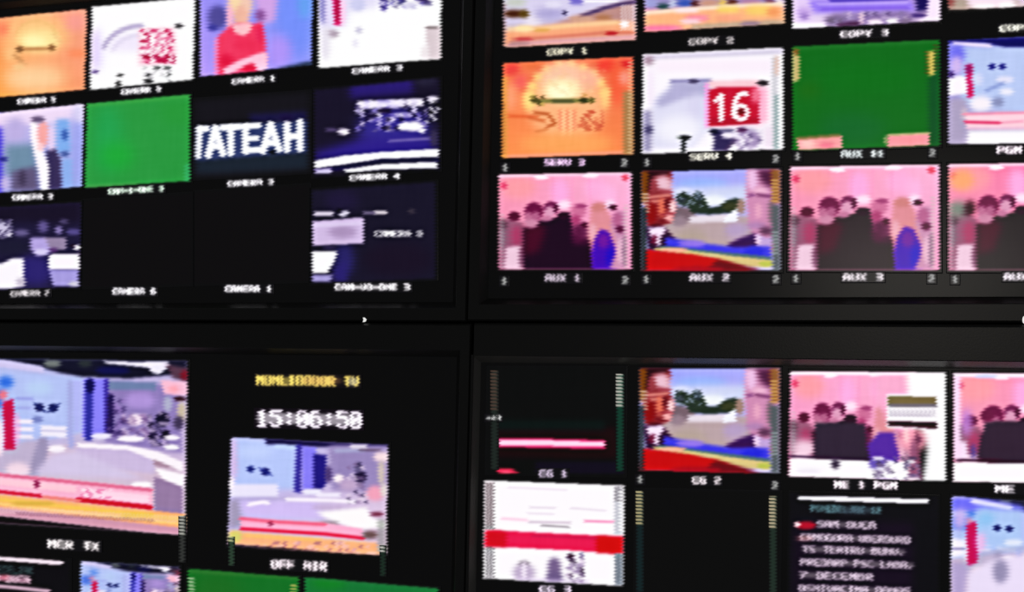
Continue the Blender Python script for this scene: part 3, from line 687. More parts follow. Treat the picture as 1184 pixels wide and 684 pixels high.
def t_dark_desk(P, q):
    fill(P, (34, 28, 62)); P.p([(-20, 236), (96, 232), (96, 258), (-20, 256)], (26, 18, 42), 4)
    P.e(40, 312, 24, 18, (48, 38, 112), 5); P.e(10, 285, 26, 10, (30, 28, 54), 4)
    P.e(4, 265, 10, 9, (190, 182, 214), 1.8); P.speck(-18, 254, 14, 276, [(226, 220, 240), (60, 50, 90)], size=4, dens=0.6, a=0.8, seed=3)
    P.e(25, 269, 9, 4, (104, 94, 140), 2); P.e(50, 262, 6, 7, (98, 86, 140), 2.2); P.e(68, 266, 4, 5, (132, 118, 172), 1.6); P.e(85, 268, 8, 3.5, (84, 74, 132), 1.6)
    P.e(74, 256, 5, 3, (80, 70, 110), 1.6)
    P.r(50, 275, 77, 289, (146, 130, 162), 1.2); P.p([(36, 275), (52, 275), (60, 292), (44, 296), (36, 288)], (176, 160, 222), 1.8); P.e(62, 289, 5, 3, (96, 60, 120), 1.5); P.e(48, 291, 8, 3.5, (206, 196, 240), 1.4)
    P.e(90, 286, 4.5, 3, (245, 236, 250), 1); P.e(84, 284, 3, 2, (30, 10, 40), 1); P.e(93, 293, 3, 2, (110, 90, 120), 1.2)
    P.p([(-20, 306), (4, 304), (14, 299), (28, 299), (28, 330), (12, 334), (-20, 334)], (252, 246, 255), 1.4); P.e(24, 326, 5, 5, (190, 180, 200), 2)
    P.p([(57, 297), (60, 294), (90, 293), (93, 298), (92, 312), (57, 312)], (255, 246, 255), 1.0); P.p([(57, 312), (91, 312), (91, 331), (62, 331)], (164, 154, 220), 1.3); P.e(86, 328, 6, 3, (196, 192, 208), 1.5)

def t_dark_wall(P, q):
    fill(P, (26, 22, 44)); P.e(398, 300, 12, 20, (44, 38, 104), 5); P.e(395, 232, 20, 12, (34, 26, 60), 5); P.e(460, 300, 40, 20, (28, 18, 40), 6)
    P.r(364, 245, 386, 250, (206, 196, 216), 1.2); P.e(398, 247, 6, 3, (206, 200, 222), 1.2, rot=-20); P.e(392, 243, 2.5, 2.5, (10, 6, 24), 1)
    P.r(420, 245, 436, 248, (120, 108, 140), 1.2); P.r(434, 244, 448, 248, (206, 196, 206), 1.1); P.e(476, 244, 4, 3, (60, 52, 66), 1.6)
    P.p([(361, 256), (420, 251), (421, 281), (362, 284)], (206, 184, 226), 1.1); P.e(396, 268, 16, 8, (170, 146, 186), 3); P.l([(362, 261), (418, 258)], 3, (220, 204, 240), 1.4)
    P.e(380, 286, 8, 2.5, (60, 50, 90), 1.5)
    P.p([(361, 290), (390, 291), (386, 304), (378, 316), (361, 316)], (255, 252, 255), 1.1); P.p([(361, 317), (386, 318), (382, 326), (361, 326)], (160, 150, 206), 1.4)
    P.p([(386, 310), (402, 300), (402, 326), (386, 326)], (46, 36, 112), 3)
    P.text(434, 267, 488, 274, 'CAMERA 8', (255, 252, 255), -0.0, 0.9, 1.0, 0.5)

def t_copy1(P, q):
    P.grad(q, (170, 160, 210), (200, 190, 225), (210, 170, 190), (205, 190, 200))
    P.p([(582, -8), (730, -10), (733, 10), (700, 20), (582, 28)], (214, 206, 238), 3)
    P.e(596, 3, 13, 6, (196, 200, 192), 3); P.e(616, 26, 10, 9, (236, 226, 240), 4); P.e(636, 16, 18, 7, (172, 164, 212), 4); P.e(640, 5, 10, 4, (226, 220, 245), 2)
    P.e(594, 16, 12, 4.5, (74, 34, 6), 2.2); P.e(606, 16, 6, 5, (96, 72, 20), 2); P.e(653, 15, 2.5, 3, (60, 50, 90), 1.2)
    P.r(660, -8, 674, 6, (120, 110, 200), 2); P.r(676, 1, 715, 3, (252, 250, 255), 0.8); P.r(676, -4, 715, -1, (90, 70, 170), 1)
    P.p([(700, 8), (733, 0), (734, 32), (640, 28), (662, 20)], (186, 140, 136), 2.5)
    P.l([(672, 19), (700, 9), (722, 4), (738, 2)], 4, (76, 56, 104), 1.4); P.e(698, 21, 10, 4, (176, 120, 84), 2.5); P.e(672, 22, 14, 4, (206, 160, 140), 2)
    P.p([(584, 36), (610, 32), (650, 28), (700, 24), (735, 25), (735, 46), (700, 48), (620, 54), (584, 55)], (250, 166, 126), 2)
    P.l([(588, 34), (625, 33), (665, 29), (715, 26)], 4, (255, 214, 160), 2); P.e(627, 35, 9, 2, (226, 166, 90), 1.4); P.e(606, 33, 10, 3.5, (255, 226, 170), 2)
    P.l([(592, 46), (640, 43), (700, 38), (732, 38)], 3, (206, 110, 96), 1.6); P.e(606, 46, 10, 2.6, (196, 66, 70), 1.6); P.e(707, 39, 7, 2.6, (186, 30, 40), 1.3)
    P.l([(590, 52), (640, 48), (733, 43)], 6, (214, 156, 160), 1.6); P.e(600, 51, 14, 2.5, (150, 110, 112), 2, 0.7)
    P.checker(718, 6, 736, 36, (246, 236, 240), 4, 0.6); P.e(722, 28, 5, 4, (255, 250, 250), 1.5)
    P.l([(583, 5), (583, 52)], 3, (120, 80, 70), 1.5, 0.7)

def t_copy2(P, q):
    P.grad(q, (150, 150, 205), (190, 130, 150), (240, 190, 150), (240, 130, 160))
    P.r(744, -90, 910, 10, (150, 140, 190), 3); P.e(752, 3, 9, 6, (158, 158, 212), 2.5); P.e(767, 8, 7, 4, (40, 74, 76), 2); P.e(778, 4, 4, 6, (190, 196, 226), 2)
    P.e(792, 4, 9, 6, (66, 92, 178), 2.5); P.e(804, 5, 5, 5, (76, 32, 40), 2); P.e(820, 4, 13, 6, (204, 152, 130), 3); P.e(836, 4, 5, 6, (232, 190, 96), 2.5)
    P.e(847, 3, 6, 4, (90, 36, 18), 2); P.e(868, 3, 14, 4, (190, 130, 156), 3); P.e(890, 2, 6, 3, (120, 60, 80), 2); P.e(901, 2, 4, 5, (240, 220, 226), 2)
    P.p([(746, 15), (790, 11), (850, 7), (905, 4), (907, 26), (860, 29), (800, 34), (746, 38)], (255, 178, 132), 1.6)
    P.l([(746, 15), (795, 11), (850, 7), (905, 5)], 4, (255, 228, 200), 1.5); P.e(794, 12, 14, 3, (255, 225, 232), 2)
    P.e(842, 11, 14, 4, (250, 212, 112), 2.5); P.e(878, 12, 18, 6, (250, 206, 112), 3); P.e(894, 14, 8, 5, (248, 156, 102), 2.5); P.e(806, 21, 14, 4, (250, 140, 164), 2.5)
    P.e(756, 25, 12, 4, (252, 180, 130), 2.5); P.e(842, 22, 16, 3.5, (250, 164, 130), 2.5); P.e(798, 25, 12, 3, (255, 214, 226), 2)
    P.e(766, 33, 24, 4, (248, 116, 160), 2.2); P.p([(800, 29), (860, 25), (907, 23), (907, 30), (800, 36)], (176, 156, 134), 2); P.e(868, 28, 12, 3, (140, 112, 136), 2)

def t_copy3(P, q):
    P.grad(q, (180, 160, 250), (120, 100, 220), (190, 160, 190), (244, 226, 250))
    P.r(917, -90, 940, 36, (230, 204, 250), 5); P.p([(935, 0), (1055, 0), (1060, 14), (940, 16)], (152, 124, 244), 3)
    P.l([(960, 1), (1000, 0), (1050, -2)], 3, (60, 40, 170), 1.5); P.l([(945, 5), (1050, 3)], 2, (196, 172, 255), 1.2); P.l([(950, 11), (1050, 9)], 2, (122, 84, 222), 1.4)
    P.e(930, 14, 9, 6, (196, 164, 232), 3); P.e(930, 19, 5, 4, (160, 130, 200), 2)
    P.p([(952, 22), (965, 16), (1050, 13), (1060, 24), (1050, 30), (960, 32)], (136, 112, 166), 3); P.e(965, 24, 10, 4, (110, 96, 120), 2.5)
    P.speck(965, 14, 1062, 32, [(206, 184, 220), (92, 74, 122), (160, 140, 190)], size=5, dens=0.7, sig=1.2, a=0.6, seed=7)
    P.r(915, 27, 954, 37, (255, 244, 255), 1.4); P.e(1012, 26, 9, 3.5, (255, 232, 245), 1.8); P.e(1032, 25, 7, 3.5, (255, 248, 250), 1.6); P.e(996, 22, 3, 7, (222, 190, 214), 1.6)
    P.p([(968, 28), (990, 24), (1000, 32), (1000, 40), (968, 40)], (64, 26, 60), 2)
    P.p([(1058, -5), (1074, -5), (1072, 12), (1060, 14)], (30, 18, 92), 2); P.p([(1076, -8), (1088, -8), (1088, 26), (1072, 26), (1060, 22), (1072, 17)], (250, 228, 255), 1.5)
    P.e(1062, 18, 9, 2.5, (70, 46, 120), 1.4); P.e(1048, 27, 9, 5, (120, 102, 126), 2.5)

def t_copy4(P, q):
    P.grad(q, (200, 170, 200), (225, 200, 220), (240, 225, 240), (180, 150, 140))
    P.r(1118, -4, 1172, 8, (250, 222, 240), 2.5); P.e(1138, 7, 14, 3, (255, 248, 250), 2); P.e(1164, 6, 10, 4, (255, 250, 250), 2); P.e(1108, 5, 12, 6, (176, 160, 146), 3); P.e(1098, 2, 5, 6, (130, 50, 50), 3)
    P.r(1180, -4, 1280, 4, (226, 200, 230), 2)

def t_sunburst(P, q):
    P.grad(q, (246, 120, 80), (236, 110, 80), (255, 138, 82), (255, 146, 84))
    P.e(592, 80, 9, 8, (236, 72, 66), 3); P.e(602, 95, 9, 10, (246, 98, 92), 4); P.e(590, 112, 8, 16, (255, 160, 120), 5); P.e(702, 76, 12, 8, (240, 66, 52), 3); P.e(724, 74, 7, 4, (206, 20, 34), 2.5); P.e(713, 96, 9, 26, (246, 96, 62), 5); P.e(618, 76, 12, 4, (232, 112, 66), 2.5)
    P.e(722, 90, 6, 8, (250, 150, 130), 3)
    P.e(655, 118, 46, 46, (255, 178, 128), 6)
    for k, a_ in enumerate(range(186, 360, 18)):
        an = math.radians(a_); x, y = 656+44*math.cos(an), 116+40*math.sin(an)
        P.e(x, y, 5.5, 5, (255, 208, 128), 2.2); P.e(656+52*math.cos(an+0.15), 116+47*math.sin(an+0.15), 3, 3, (238, 104, 70), 2, 0.7)
    P.e(652, 92, 26, 20, (252, 192, 162), 5); P.e(680, 92, 12, 12, (252, 178, 150), 4); P.e(650, 104, 22, 13, (255, 244, 186), 4.5); P.e(648, 106, 14, 8, (255, 255, 206), 3)
    P.speck(622, 80, 700, 112, [(246, 186, 140), (255, 216, 160)], size=4, dens=0.3, sig=1.3, a=0.35, seed=2)
    P.e(612, 116, 7, 12, (255, 216, 130), 3); P.e(700, 112, 5, 14, (255, 204, 130), 3)
    P.l([(618, 117), (686, 116)], 5, (136, 128, 70), 1.1); P.l([(640, 117), (662, 117)], 4, (96, 96, 60), 1.2)
    P.speck(614, 111, 630, 123, [(84, 76, 34), (190, 160, 84)], size=4, dens=0.85, sig=0.8, a=0.85, seed=2); P.e(675, 116, 5, 3.5, (70, 66, 32), 1); P.e(684, 116, 2, 4, (110, 90, 40), 0.8); P.e(676, 110, 3, 2, (200, 150, 90), 1)
    P.l([(584, 134), (622, 135)], 2.5, (222, 90, 44), 1.5); P.l([(618, 130), (634, 132), (642, 143), (632, 147)], 3, (182, 82, 36), 1.4); P.l([(620, 152), (632, 150)], 2, (206, 110, 60), 1.2)
    P.l([(612, 136), (630, 140)], 3, (210, 100, 52), 1.5)
    for x in (648, 656, 664): P.l([(x, 128), (x, 150)], 3, (248, 140, 104), 1.2)
    for x in (652, 660): P.l([(x, 128), (x, 156)], 3, (255, 196, 146), 1.2)
    P.speck(668, 128, 698, 152, [(196, 78, 50), (255, 160, 110), (214, 96, 66)], size=4, dens=0.9, sig=0.8, a=0.75, seed=5)
    P.e(655, 166, 54, 12, (255, 164, 96), 6); P.l([(584, 181), (732, 176)], 3, (255, 150, 130), 1.5)
    P.r(721, 106, 734, 182, (166, 124, 78), 2); P.comb(727, 70, 735, 180, (226, 196, 160), 4, 0.6)
    P.r(579, 90, 587, 186, (226, 150, 76), 2); P.comb(578, 118, 585, 180, (120, 70, 40), 4, 0.5)

def t_sixteen(P, q):
    fill(P, (253, 247, 255))
    P.l([(746, 67), (905, 59)], 6, (204, 196, 220), 2); P.r(758, 70, 895, 84, (252, 238, 252), 3)
    P.e(750, 70, 6, 6, (166, 140, 156), 2.5)
    P.p([(754, 172), (754, 116), (775, 100), (776, 94), (822, 92), (820, 150), (800, 172)], (220, 218, 244), 3)
    P.p([(758, 118), (776, 102), (776, 94), (822, 92), (822, 112), (790, 114), (764, 124)], (176, 172, 210), 3); P.e(806, 125, 12, 16, (214, 210, 240), 5); P.e(785, 150, 26, 16, (244, 242, 254), 6)
    P.l([(776, 94), (822, 93)], 3, (140, 134, 180), 1.2); P.e(802, 94, 6, 2.5, (84, 76, 110), 1.1)
    P.r(744, 128, 754, 176, (150, 144, 180), 2.5); P.e(750, 150, 5, 5, (76, 70, 110), 2); P.e(752, 100, 5, 22, (246, 232, 250), 3)
    P.p([(820, 94), (878, 92), (880, 104), (820, 102)], (250, 196, 206), 2)
    P.p([(872, 100), (888, 100), (888, 140), (874, 146)], (255, 176, 204), 3); P.e(882, 96, 7, 3.2, (54, 44, 52), 1.1)
    P.l([(817, 98), (817, 146)], 4, (255, 160, 226), 1.3)
    P.p([(820, 104), (830, 101), (874, 100), (878, 112), (878, 144), (820, 147)], (198, 22, 58), 1.3); P.e(874, 110, 5, 9, (244, 124, 150), 2.5); P.r(822, 136, 878, 145, (176, 10, 52), 1.2, 0.8)
    C = (255, 246, 250)
    P.l([(834, 111), (834, 138)], 6, C, 0.8); P.l([(827, 117), (834, 110)], 4.5, C, 0.8)
    P.arc(857, 130, 7, 8, 5, 0, 360, C, 0.8); P.arc(860, 126, 11, 18, 5.5, 150, 285, C, 0.8); P.l([(848, 132), (850, 122)], 5, C, 0.8)
    P.e(857, 129, 4, 4, (120, 10, 40), 1.0)
    P.l([(822, 149), (880, 145)], 4, (255, 224, 240), 1.2)
    P.p([(820, 150), (848, 149), (850, 160), (840, 176), (824, 176), (826, 160)], (54, 44, 90), 1.8); P.e(864, 160, 16, 12, (164, 144, 186), 3); P.e(826, 152, 5, 3, (16, 16, 50), 1.2)
    P.l([(838, 156), (850, 156), (860, 166), (862, 174)], 7, (236, 226, 246), 1.5); P.l([(838, 174), (850, 162)], 3, (70, 50, 90), 1.3); P.e(858, 150, 6, 3, (84, 36, 84), 1.4)
    P.speck(836, 150, 882, 174, [(250, 240, 252), (84, 66, 112), (150, 130, 172)], size=5, dens=0.5, sig=1.2, a=0.6, seed=6)
    P.r(884, 146, 896, 176, (240, 222, 240), 3); P.e(792, 159, 7, 3, (22, 24, 28), 1); P.l([(791, 160), (790, 176)], 5, (24, 30, 30), 1.2); P.l([(782, 158), (788, 160)], 1.5, (130, 140, 130), 0.8)
    P.r(893, 66, 900, 176, (208, 206, 214), 1.4); P.r(896, 110, 901, 176, (150, 170, 172), 1.4); P.e(898, 76, 3, 12, (222, 190, 180), 1.6); P.comb(900, 100, 908, 176, (255, 255, 255), 4, 0.8)

def t_green_bars(P, q):
    fill(P, (17, 108, 30)); P.e(985, 150, 40, 20, (20, 106, 46), 9); P.e(1000, 90, 60, 20, (14, 112, 28), 9)
    P.l([(919, 56), (1086, 47)], 4, (40, 112, 46), 2, 0.8); P.e(935, 104, 14, 10, (30, 108, 24), 6); P.p([(1074, 90), (1087, 60), (1087, 170), (1074, 168)], (14, 84, 40), 3)
    P.p([(916, 60), (924, 64), (925, 92), (917, 96)], (190, 172, 112), 1.4); P.e(920, 60, 4, 4, (130, 90, 40), 1.6); P.r(916, 60, 919, 96, (220, 200, 160), 1, 0.4)
    P.p([(1072, 60), (1081, 58), (1081, 86), (1074, 88)], (206, 186, 96), 1.4); P.comb(1070, 60, 1076, 86, (96, 70, 20), 4, 0.6); P.comb(1080, 52, 1087, 84, (70, 70, 30), 4, 0.8)
    P.p([(921, 160), (973, 156), (974, 171), (924, 174)], (246, 158, 158), 1.0); P.e(934, 166, 8, 5, (252, 196, 188), 2.5); P.e(956, 168, 9, 4, (240, 120, 140), 2.5); P.p([(922, 158), (972, 154), (972, 158), (922, 162)], (120, 110, 60), 1.2, 0.8)
    P.p([(1026, 157), (1074, 154), (1075, 168), (1027, 171)], (252, 150, 156), 1.0); P.l([(1028, 156), (1074, 154)], 2, (226, 190, 150), 1)
    P.e(1024, 162, 2, 5, (220, 190, 150), 1, 0.7)

def t_pgm(P, q):
    P.grad(q, (130, 130, 238), (176, 190, 246), (250, 236, 248), (176, 164, 196))
    P.p([(1112, 54), (1190, 52), (1190, 130), (1112, 122)], (182, 198, 244), 3); P.p([(1190, 50), (1280, 48), (1280, 130), (1190, 130)], (160, 165, 230), 4)
    P.p([(1097, 46), (1280, 38), (1280, 56), (1160, 54), (1140, 50), (1097, 49)], (14, 10, 96), 1.4); P.l([(1103, 50), (1145, 53)], 3.5, (236, 220, 248), 1.2); P.e(1107, 63, 9, 10, (112, 110, 240), 3.5)
    P.e(1106, 76, 7, 11, (206, 180, 240), 3); P.p([(1096, 90), (1112, 87), (1119, 92), (1119, 108), (1097, 111)], (255, 246, 255), 1.5); P.e(1100, 86, 3, 4, (50, 20, 90), 1.5)
    P.p([(1117, 76), (1124, 74), (1126, 112), (1119, 114)], (206, 4, 92), 1.3); P.e(1120, 80, 4, 6, (140, 30, 110), 2)
    P.e(1147, 77, 4, 3.6, (40, 40, 138), 1.1); P.e(1159, 77, 4, 3.6, (42, 42, 138), 1.1)
    P.e(1130, 92, 6, 7, (214, 216, 248), 2.5); P.e(1162, 92, 10, 4, (228, 226, 250), 2); P.l([(1140, 105), (1160, 96)], 3, (130, 146, 206), 1.6); P.e(1164, 106, 8, 3.5, (238, 236, 252), 2)
    P.e(1134, 120, 13, 9, (250, 240, 250), 3); P.e(1154, 118, 7, 6, (140, 146, 186), 2.2); P.p([(1097, 113), (1118, 114), (1120, 140), (1112, 167), (1097, 167)], (170, 158, 190), 3); P.e(1115, 132, 4, 8, (200, 180, 200), 2)
    P.p([(1116, 132), (1184, 130), (1280, 128), (1280, 148), (1118, 149)], (255, 206, 220), 1.5); P.l([(1114, 132), (1150, 131), (1280, 128)], 2, (246, 130, 160), 1.1)
    P.l([(1116, 141), (1156, 142)], 3, (222, 46, 100), 1.1); P.l([(1156, 142), (1184, 140)], 2, (248, 150, 180), 1.2); P.l([(1120, 149), (1280, 147)], 2, (240, 180, 210), 1.5)
    P.p([(1120, 152), (1280, 150), (1280, 168), (1118, 167)], (255, 250, 255), 2)

def t_strip(P, q):
    fill(P, (11, 12, 12)); P.p([(572, 494), (712, 494), (716, 520), (712, 530), (572, 528)], (30, 6, 12), 3)
    P.r(574, 486, 700, 498, (10, 26, 24), 3, 0.8); P.r(620, 534, 722, 548, (18, 12, 30), 2)
    P.p([(577, 506), (640, 507), (700, 508.5), (700, 519), (640, 517.5), (577, 516.5)], (236, 60, 126), 1.2)
    P.p([(578, 508.5), (640, 509), (699, 511), (699, 516), (640, 515), (578, 514)], (255, 196, 222), 0.9)
    P.p([(575, 541), (592, 542), (600, 547), (590, 553), (576, 553)], (232, 44, 84), 1.3); P.e(585, 547, 6, 2.5, (255, 90, 120), 1.3)

def t_meonepgm(P, q):
    people(P, (q[0], (1058, 430), (1056, 556), q[3]), top=((255, 160, 205), (255, 175, 205)), body=(44, 26, 44))
    P.p([(914, 529), (1058, 534), (1058, 560), (912, 556)], (255, 250, 255), 1.2)
    P.e(930, 518, 14, 10, (246, 206, 226), 4)
    P.p([(943, 488), (1000, 490), (1003, 530), (941, 528)], (52, 38, 58), 1.6)
    P.p([(1003, 514), (1016, 500), (1034, 500), (1040, 530), (1006, 536)], (88, 44, 160), 1.8); P.p([(1005, 530), (1028, 530), (1018, 544), (1006, 540)], (110, 90, 180), 1.8)
    P.l([(912, 527), (1005, 531)], 2, (50, 20, 60), 0.9); P.e(966, 536, 5, 6, (60, 46, 70), 1.8)
    P.p([(1014, 430), (1052, 430), (1056, 520), (1040, 500), (1014, 470)], (252, 170, 205), 4)
    P.p([(1048, 424), (1098, 426), (1100, 560), (1066, 560), (1072, 520), (1064, 495), (1050, 462)], (255, 253, 255), 3)
    P.e(1055, 508, 16, 14, (252, 160, 180), 4); P.p([(1052, 520), (1056, 502), (1062, 520), (1066, 556), (1050, 556)], (150, 88, 120), 2); P.e(1048, 500, 3, 12, (255, 205, 210), 1.8)
    P.speck(1010, 528, 1064, 556, [(70, 56, 90), (250, 245, 255), (130, 112, 150)], size=4, dens=0.8, sig=1, a=0.75, seed=8)
    P.p([(1026, 456), (1085, 456), (1084, 496), (1026, 494)], (250, 245, 250), 1.2)
    P.p([(1027, 457), (1083, 459), (1083, 468), (1040, 470), (1027, 468)], (122, 106, 68), 0.9); P.p([(1027, 466), (1084, 467), (1084, 471), (1028, 471)], (120, 112, 122), 1)
    P.checker(1028, 473, 1082, 482, (176, 166, 184), 5, 0.6); P.l([(1030, 479), (1076, 480)], 2, (200, 190, 206), 1.2)
    P.p([(1026, 486), (1084, 488), (1084, 496), (1060, 494), (1028, 492)], (62, 8, 34), 0.9); P.l([(1036, 489), (1080, 490)], 2, (24, 10, 24), 0.8)
    P.l([(1060, 500), (1062, 535)], 3, (130, 70, 96), 1.3); P.e(1062, 508, 4, 5, (120, 60, 90), 1.5); P.e(935, 545, 14, 4, (240, 232, 245), 2)
    P.l([(915, 431), (1090, 432)], 3, (255, 232, 248), 1)

def t_metwo(P, q):
    people(P, q, top=((255, 160, 180), (255, 130, 180)), body=(54, 36, 56))
    t = Ref(P, q, (1103, 431, 1275, 557))
    t.p([(1140, 487), (1280, 482), (1280, 532), (1130, 530)], (54, 36, 56), 1.6); t.e(1142, 480, 8, 7, (110, 24, 70), 1.5); t.e(1118, 488, 6, 16, (190, 130, 210), 4); t.p([(1106, 512), (1118, 510), (1120, 530), (1106, 532)], (250, 222, 250), 2)
    t.l([(1108, 532), (1280, 534)], 2.5, (50, 6, 40), 0.9); t.e(1126, 522, 3, 9, (90, 70, 140), 2)
    t.r(1100, 535, 1290, 562, (255, 250, 255), 1.0); t.l([(1103, 433), (1280, 433)], 4, (246, 232, 255), 1.4); t.e(1140, 434, 14, 2.5, (196, 200, 250), 1.5)
    t.p([(1103, 431), (1110, 431), (1112, 530), (1103, 530)], (252, 214, 246), 2)

def t_red_band(P, q):
    fill(P, (255, 250, 255))
    for a_ in ((588, 563, 655, 566, 205), (612, 586, 642, 587, 190), (660, 587, 700, 590, 196), (610, 593, 640, 594, 200)): P.l([(a_[0], a_[1]), (a_[2], a_[3])], 1.6, (a_[4]+20, a_[4], a_[4]+24), 0.9, 0.7)
    P.l([(580, 599), (610, 601)], 2, (252, 190, 220), 1.2); P.l([(676, 602), (710, 603)], 2.4, (250, 140, 186), 1); P.l([(612, 603), (660, 604)], 2, (200, 180, 200), 1); P.l([(626, 607), (658, 609)], 2, (150, 140, 150), 0.9)
    P.p([(562, 612), (600, 614), (660, 617), (722, 620), (720, 640), (660, 636), (600, 633), (560, 631)], (232, 28, 84), 1.3)
    P.p([(562, 613), (586, 615), (586, 632), (561, 631)], (206, 8, 34), 2.4); P.p([(690, 619), (722, 621), (720, 640), (690, 638)], (206, 0, 8), 2.4); P.l([(615, 619), (690, 622)], 2, (186, 30, 84), 1.2, 0.8)
    P.e(606, 652, 6, 4, (98, 88, 96), 1.8); P.e(606, 662, 13, 11, (186, 168, 198), 3); P.e(606, 660, 3, 12, (240, 226, 245), 1.5)
    P.e(641, 656, 8, 12, (120, 100, 140), 2.5); P.e(641, 668, 10, 8, (110, 92, 134), 2.5)
    P.speck(655, 639, 676, 674, [(110, 90, 128), (240, 222, 245), (60, 40, 70), (160, 140, 176)], size=4, dens=0.95, sig=1.2, a=0.85, seed=5); P.e(660, 642, 4, 3, (60, 20, 50), 1.4)
    P.l([(600, 670), (680, 673)], 4, (190, 172, 206), 2, 0.8)
    P.r(560, 556, 571, 612, (226, 214, 220), 1); P.checker(562, 558, 572, 612, (54, 40, 44), 4, 0.8); P.checker(562, 632, 572, 670, (54, 50, 56), 4, 0.85)
    P.r(711, 562, 720, 618, (196, 196, 206), 1.2); P.checker(711, 562, 720, 580, (90, 80, 84), 4, 0.7); P.r(712, 640, 721, 677, (150, 160, 172), 1); P.checker(711, 640, 720, 677, (84, 90, 100), 4, 0.8)
    P.comb(716, 566, 724, 616, (255, 255, 255), 4, 0.9)

def t_text_list(P, q):
    fill(P, (15, 14, 20)); P.p([(918, 600), (1056, 604), (1056, 690), (916, 690)], (26, 14, 34), 5)
    P.p([(922, 573), (980, 574), (1074, 577), (1074, 582), (980, 579.5), (924, 577.5)], (236, 230, 242), 0.8)
    def row(x0, x1, y, st, col=(222, 200, 222), h=8.5, sl=0.03, sig=0.85):
        P.l([(x0+2, y+h/2), (x1-2, y+h/2+sl*(x1-x0))], h*0.75, tuple(c*0.5 for c in col), 1.5, 0.8)
        P.text(x0, y, x1, y+h, st, col, sl, sig, 1.0, 0.3)
    row(938, 1018, 583, 'PONEDELJAK 12', (96, 132, 142)); P.e(990, 590, 20, 4, (60, 66, 84), 3, 0.5)
    P.e(932, 607, 12, 4.5, (168, 14, 44), 1.5); P.e(922, 606, 3.5, 3, (255, 206, 214), 1)
    row(945, 1012, 601, 'SAM DUCA'); row(926, 1052, 616, 'CRNOGORA UBERDURO'); row(928, 1046, 630, 'TS TEATRU BUNV,')
    row(926, 1056, 645, 'PREDARP PSC LABA,'); row(925, 1009, 660, '7 DECEMBR'); row(924, 1052, 675, 'OSNIVACIMA DANAS')
    P.e(930, 622, 10, 3, (232, 150, 150), 2, 0.4)

def t_text_small(P, q):
    fill(P, (14, 12, 18)); P.p([(-20, 641), (30, 644), (72, 648), (74, 651), (70, 653), (20, 649), (-20, 646)], (226, 206, 218), 0.8)
    P.text(-20, 653, 38, 662, 'PONEDELJAK', (70, 96, 98), 0.03, 1.1, 0.9, 0.4)
    P.l([(-20, 666), (33, 671)], 6, (150, 110, 130), 1.2); P.text(-20, 663, 34, 672, 'SAM DUCA', (226, 190, 208), 0.04, 1.0, 1, 0.4); P.e(5, 667, 6, 3, (236, 120, 140), 2, 0.6)
    P.l([(-20, 676), (10, 678), (56, 683)], 4, (206, 170, 190), 1.2); P.text(-20, 685, 60, 695, 'CRNOGORA UBER', (222, 190, 208), 0.04, 1, 1, 0.4)

# ------------------------------------------------------------------ upper left monitor
W1 = (236, 232, 238)
tile(TLM, [(-13, 22), (101, 10), (98, 104), (-15, 114)], t_orange_plain, 'orange picture with a pale glow and a thin brown bar, top left corner', (21, 114, 64, 121, 'CAMERA 5', W1, -0.06), seed=1)
tile(TLM, [(107, 8), (226, -3), (223, 92), (104, 104)], t_sixteen_pale, 'washed out white picture with a speckled red 16', (141, 103, 186, 110, 'CAMERA 6', W1, -0.09), seed=2)
tile(TLM, [(232, -10), (362, -28), (360, 75), (231, 89)], t_red_woman, 'woman in red before a blue background', (269, 91, 318, 98, 'CAMERA 1', W1, -0.09), seed=3)
tile(TLM, [(369, -24), (511, -41), (509, 68), (368, 79)], t_white_studio, 'overexposed white studio picture', (408, 79, 465, 86, 'CAMERA 3', W1, -0.08), seed=4)
tile(TLM, [(-14, 132), (97, 120), (95, 216), (-16, 224)], t_suit_man, 'man in a dark suit before a lavender background', (15, 225, 61, 232, 'CAMERA 3', W1, -0.04), seed=5)
tile(TLM, [(101, 120), (220, 109), (220, 209), (98, 217)], t_green_plain, 'plain green picture', (126, 218, 189, 225, 'CAM-1-ONE 3', (222, 244, 226), -0.06), seed=6)
tile(TLM, [(225, 116), (359, 106), (359, 198), (225, 206)], t_lettering, 'black picture crossed by large white letters', (264, 209, 316, 216, 'CAMERA 3', W1, -0.05), seed=7, bgsig=4)
tile(TLM, [(364, 104), (509, 90), (508, 196), (363, 204)], t_dark_stage, 'dark stage with two curved white strips', (405, 202, 462, 209, 'CAMERA 4', W1, -0.04), seed=8, bgsig=1.6)
tile(TLM, [(-18, 241), (94, 234), (92, 332), (-20, 336)], t_dark_desk, 'dark studio desk with two bright white blocks', (13, 336, 57, 343, 'CAMERA 7', (190, 184, 188), -0.03), seed=9)
def t_black(P, q): fill(P, (13, 11, 13))
tile(TLM, [(98, 233), (222, 224), (222, 328), (96, 332)], t_black, 'unlit black picture', (131, 333, 180, 341, 'CAMERA 6', W1, 0.0), seed=10, grain=0)
tile(TLM, [(226, 223), (357, 214), (357, 324), (226, 328)], t_black, 'unlit black picture', (261, 330, 314, 338, 'CAMERA 1', W1, 0.0), seed=11, grain=0)
tile(TLM, [(361, 220), (504, 210), (504, 322), (360, 328)], t_dark_wall, 'nearly black studio with a lilac panel', (388, 328, 474, 336, 'CAM-VO-ONE 3', (240, 235, 240), 0.0), seed=12, bgsig=1.6)

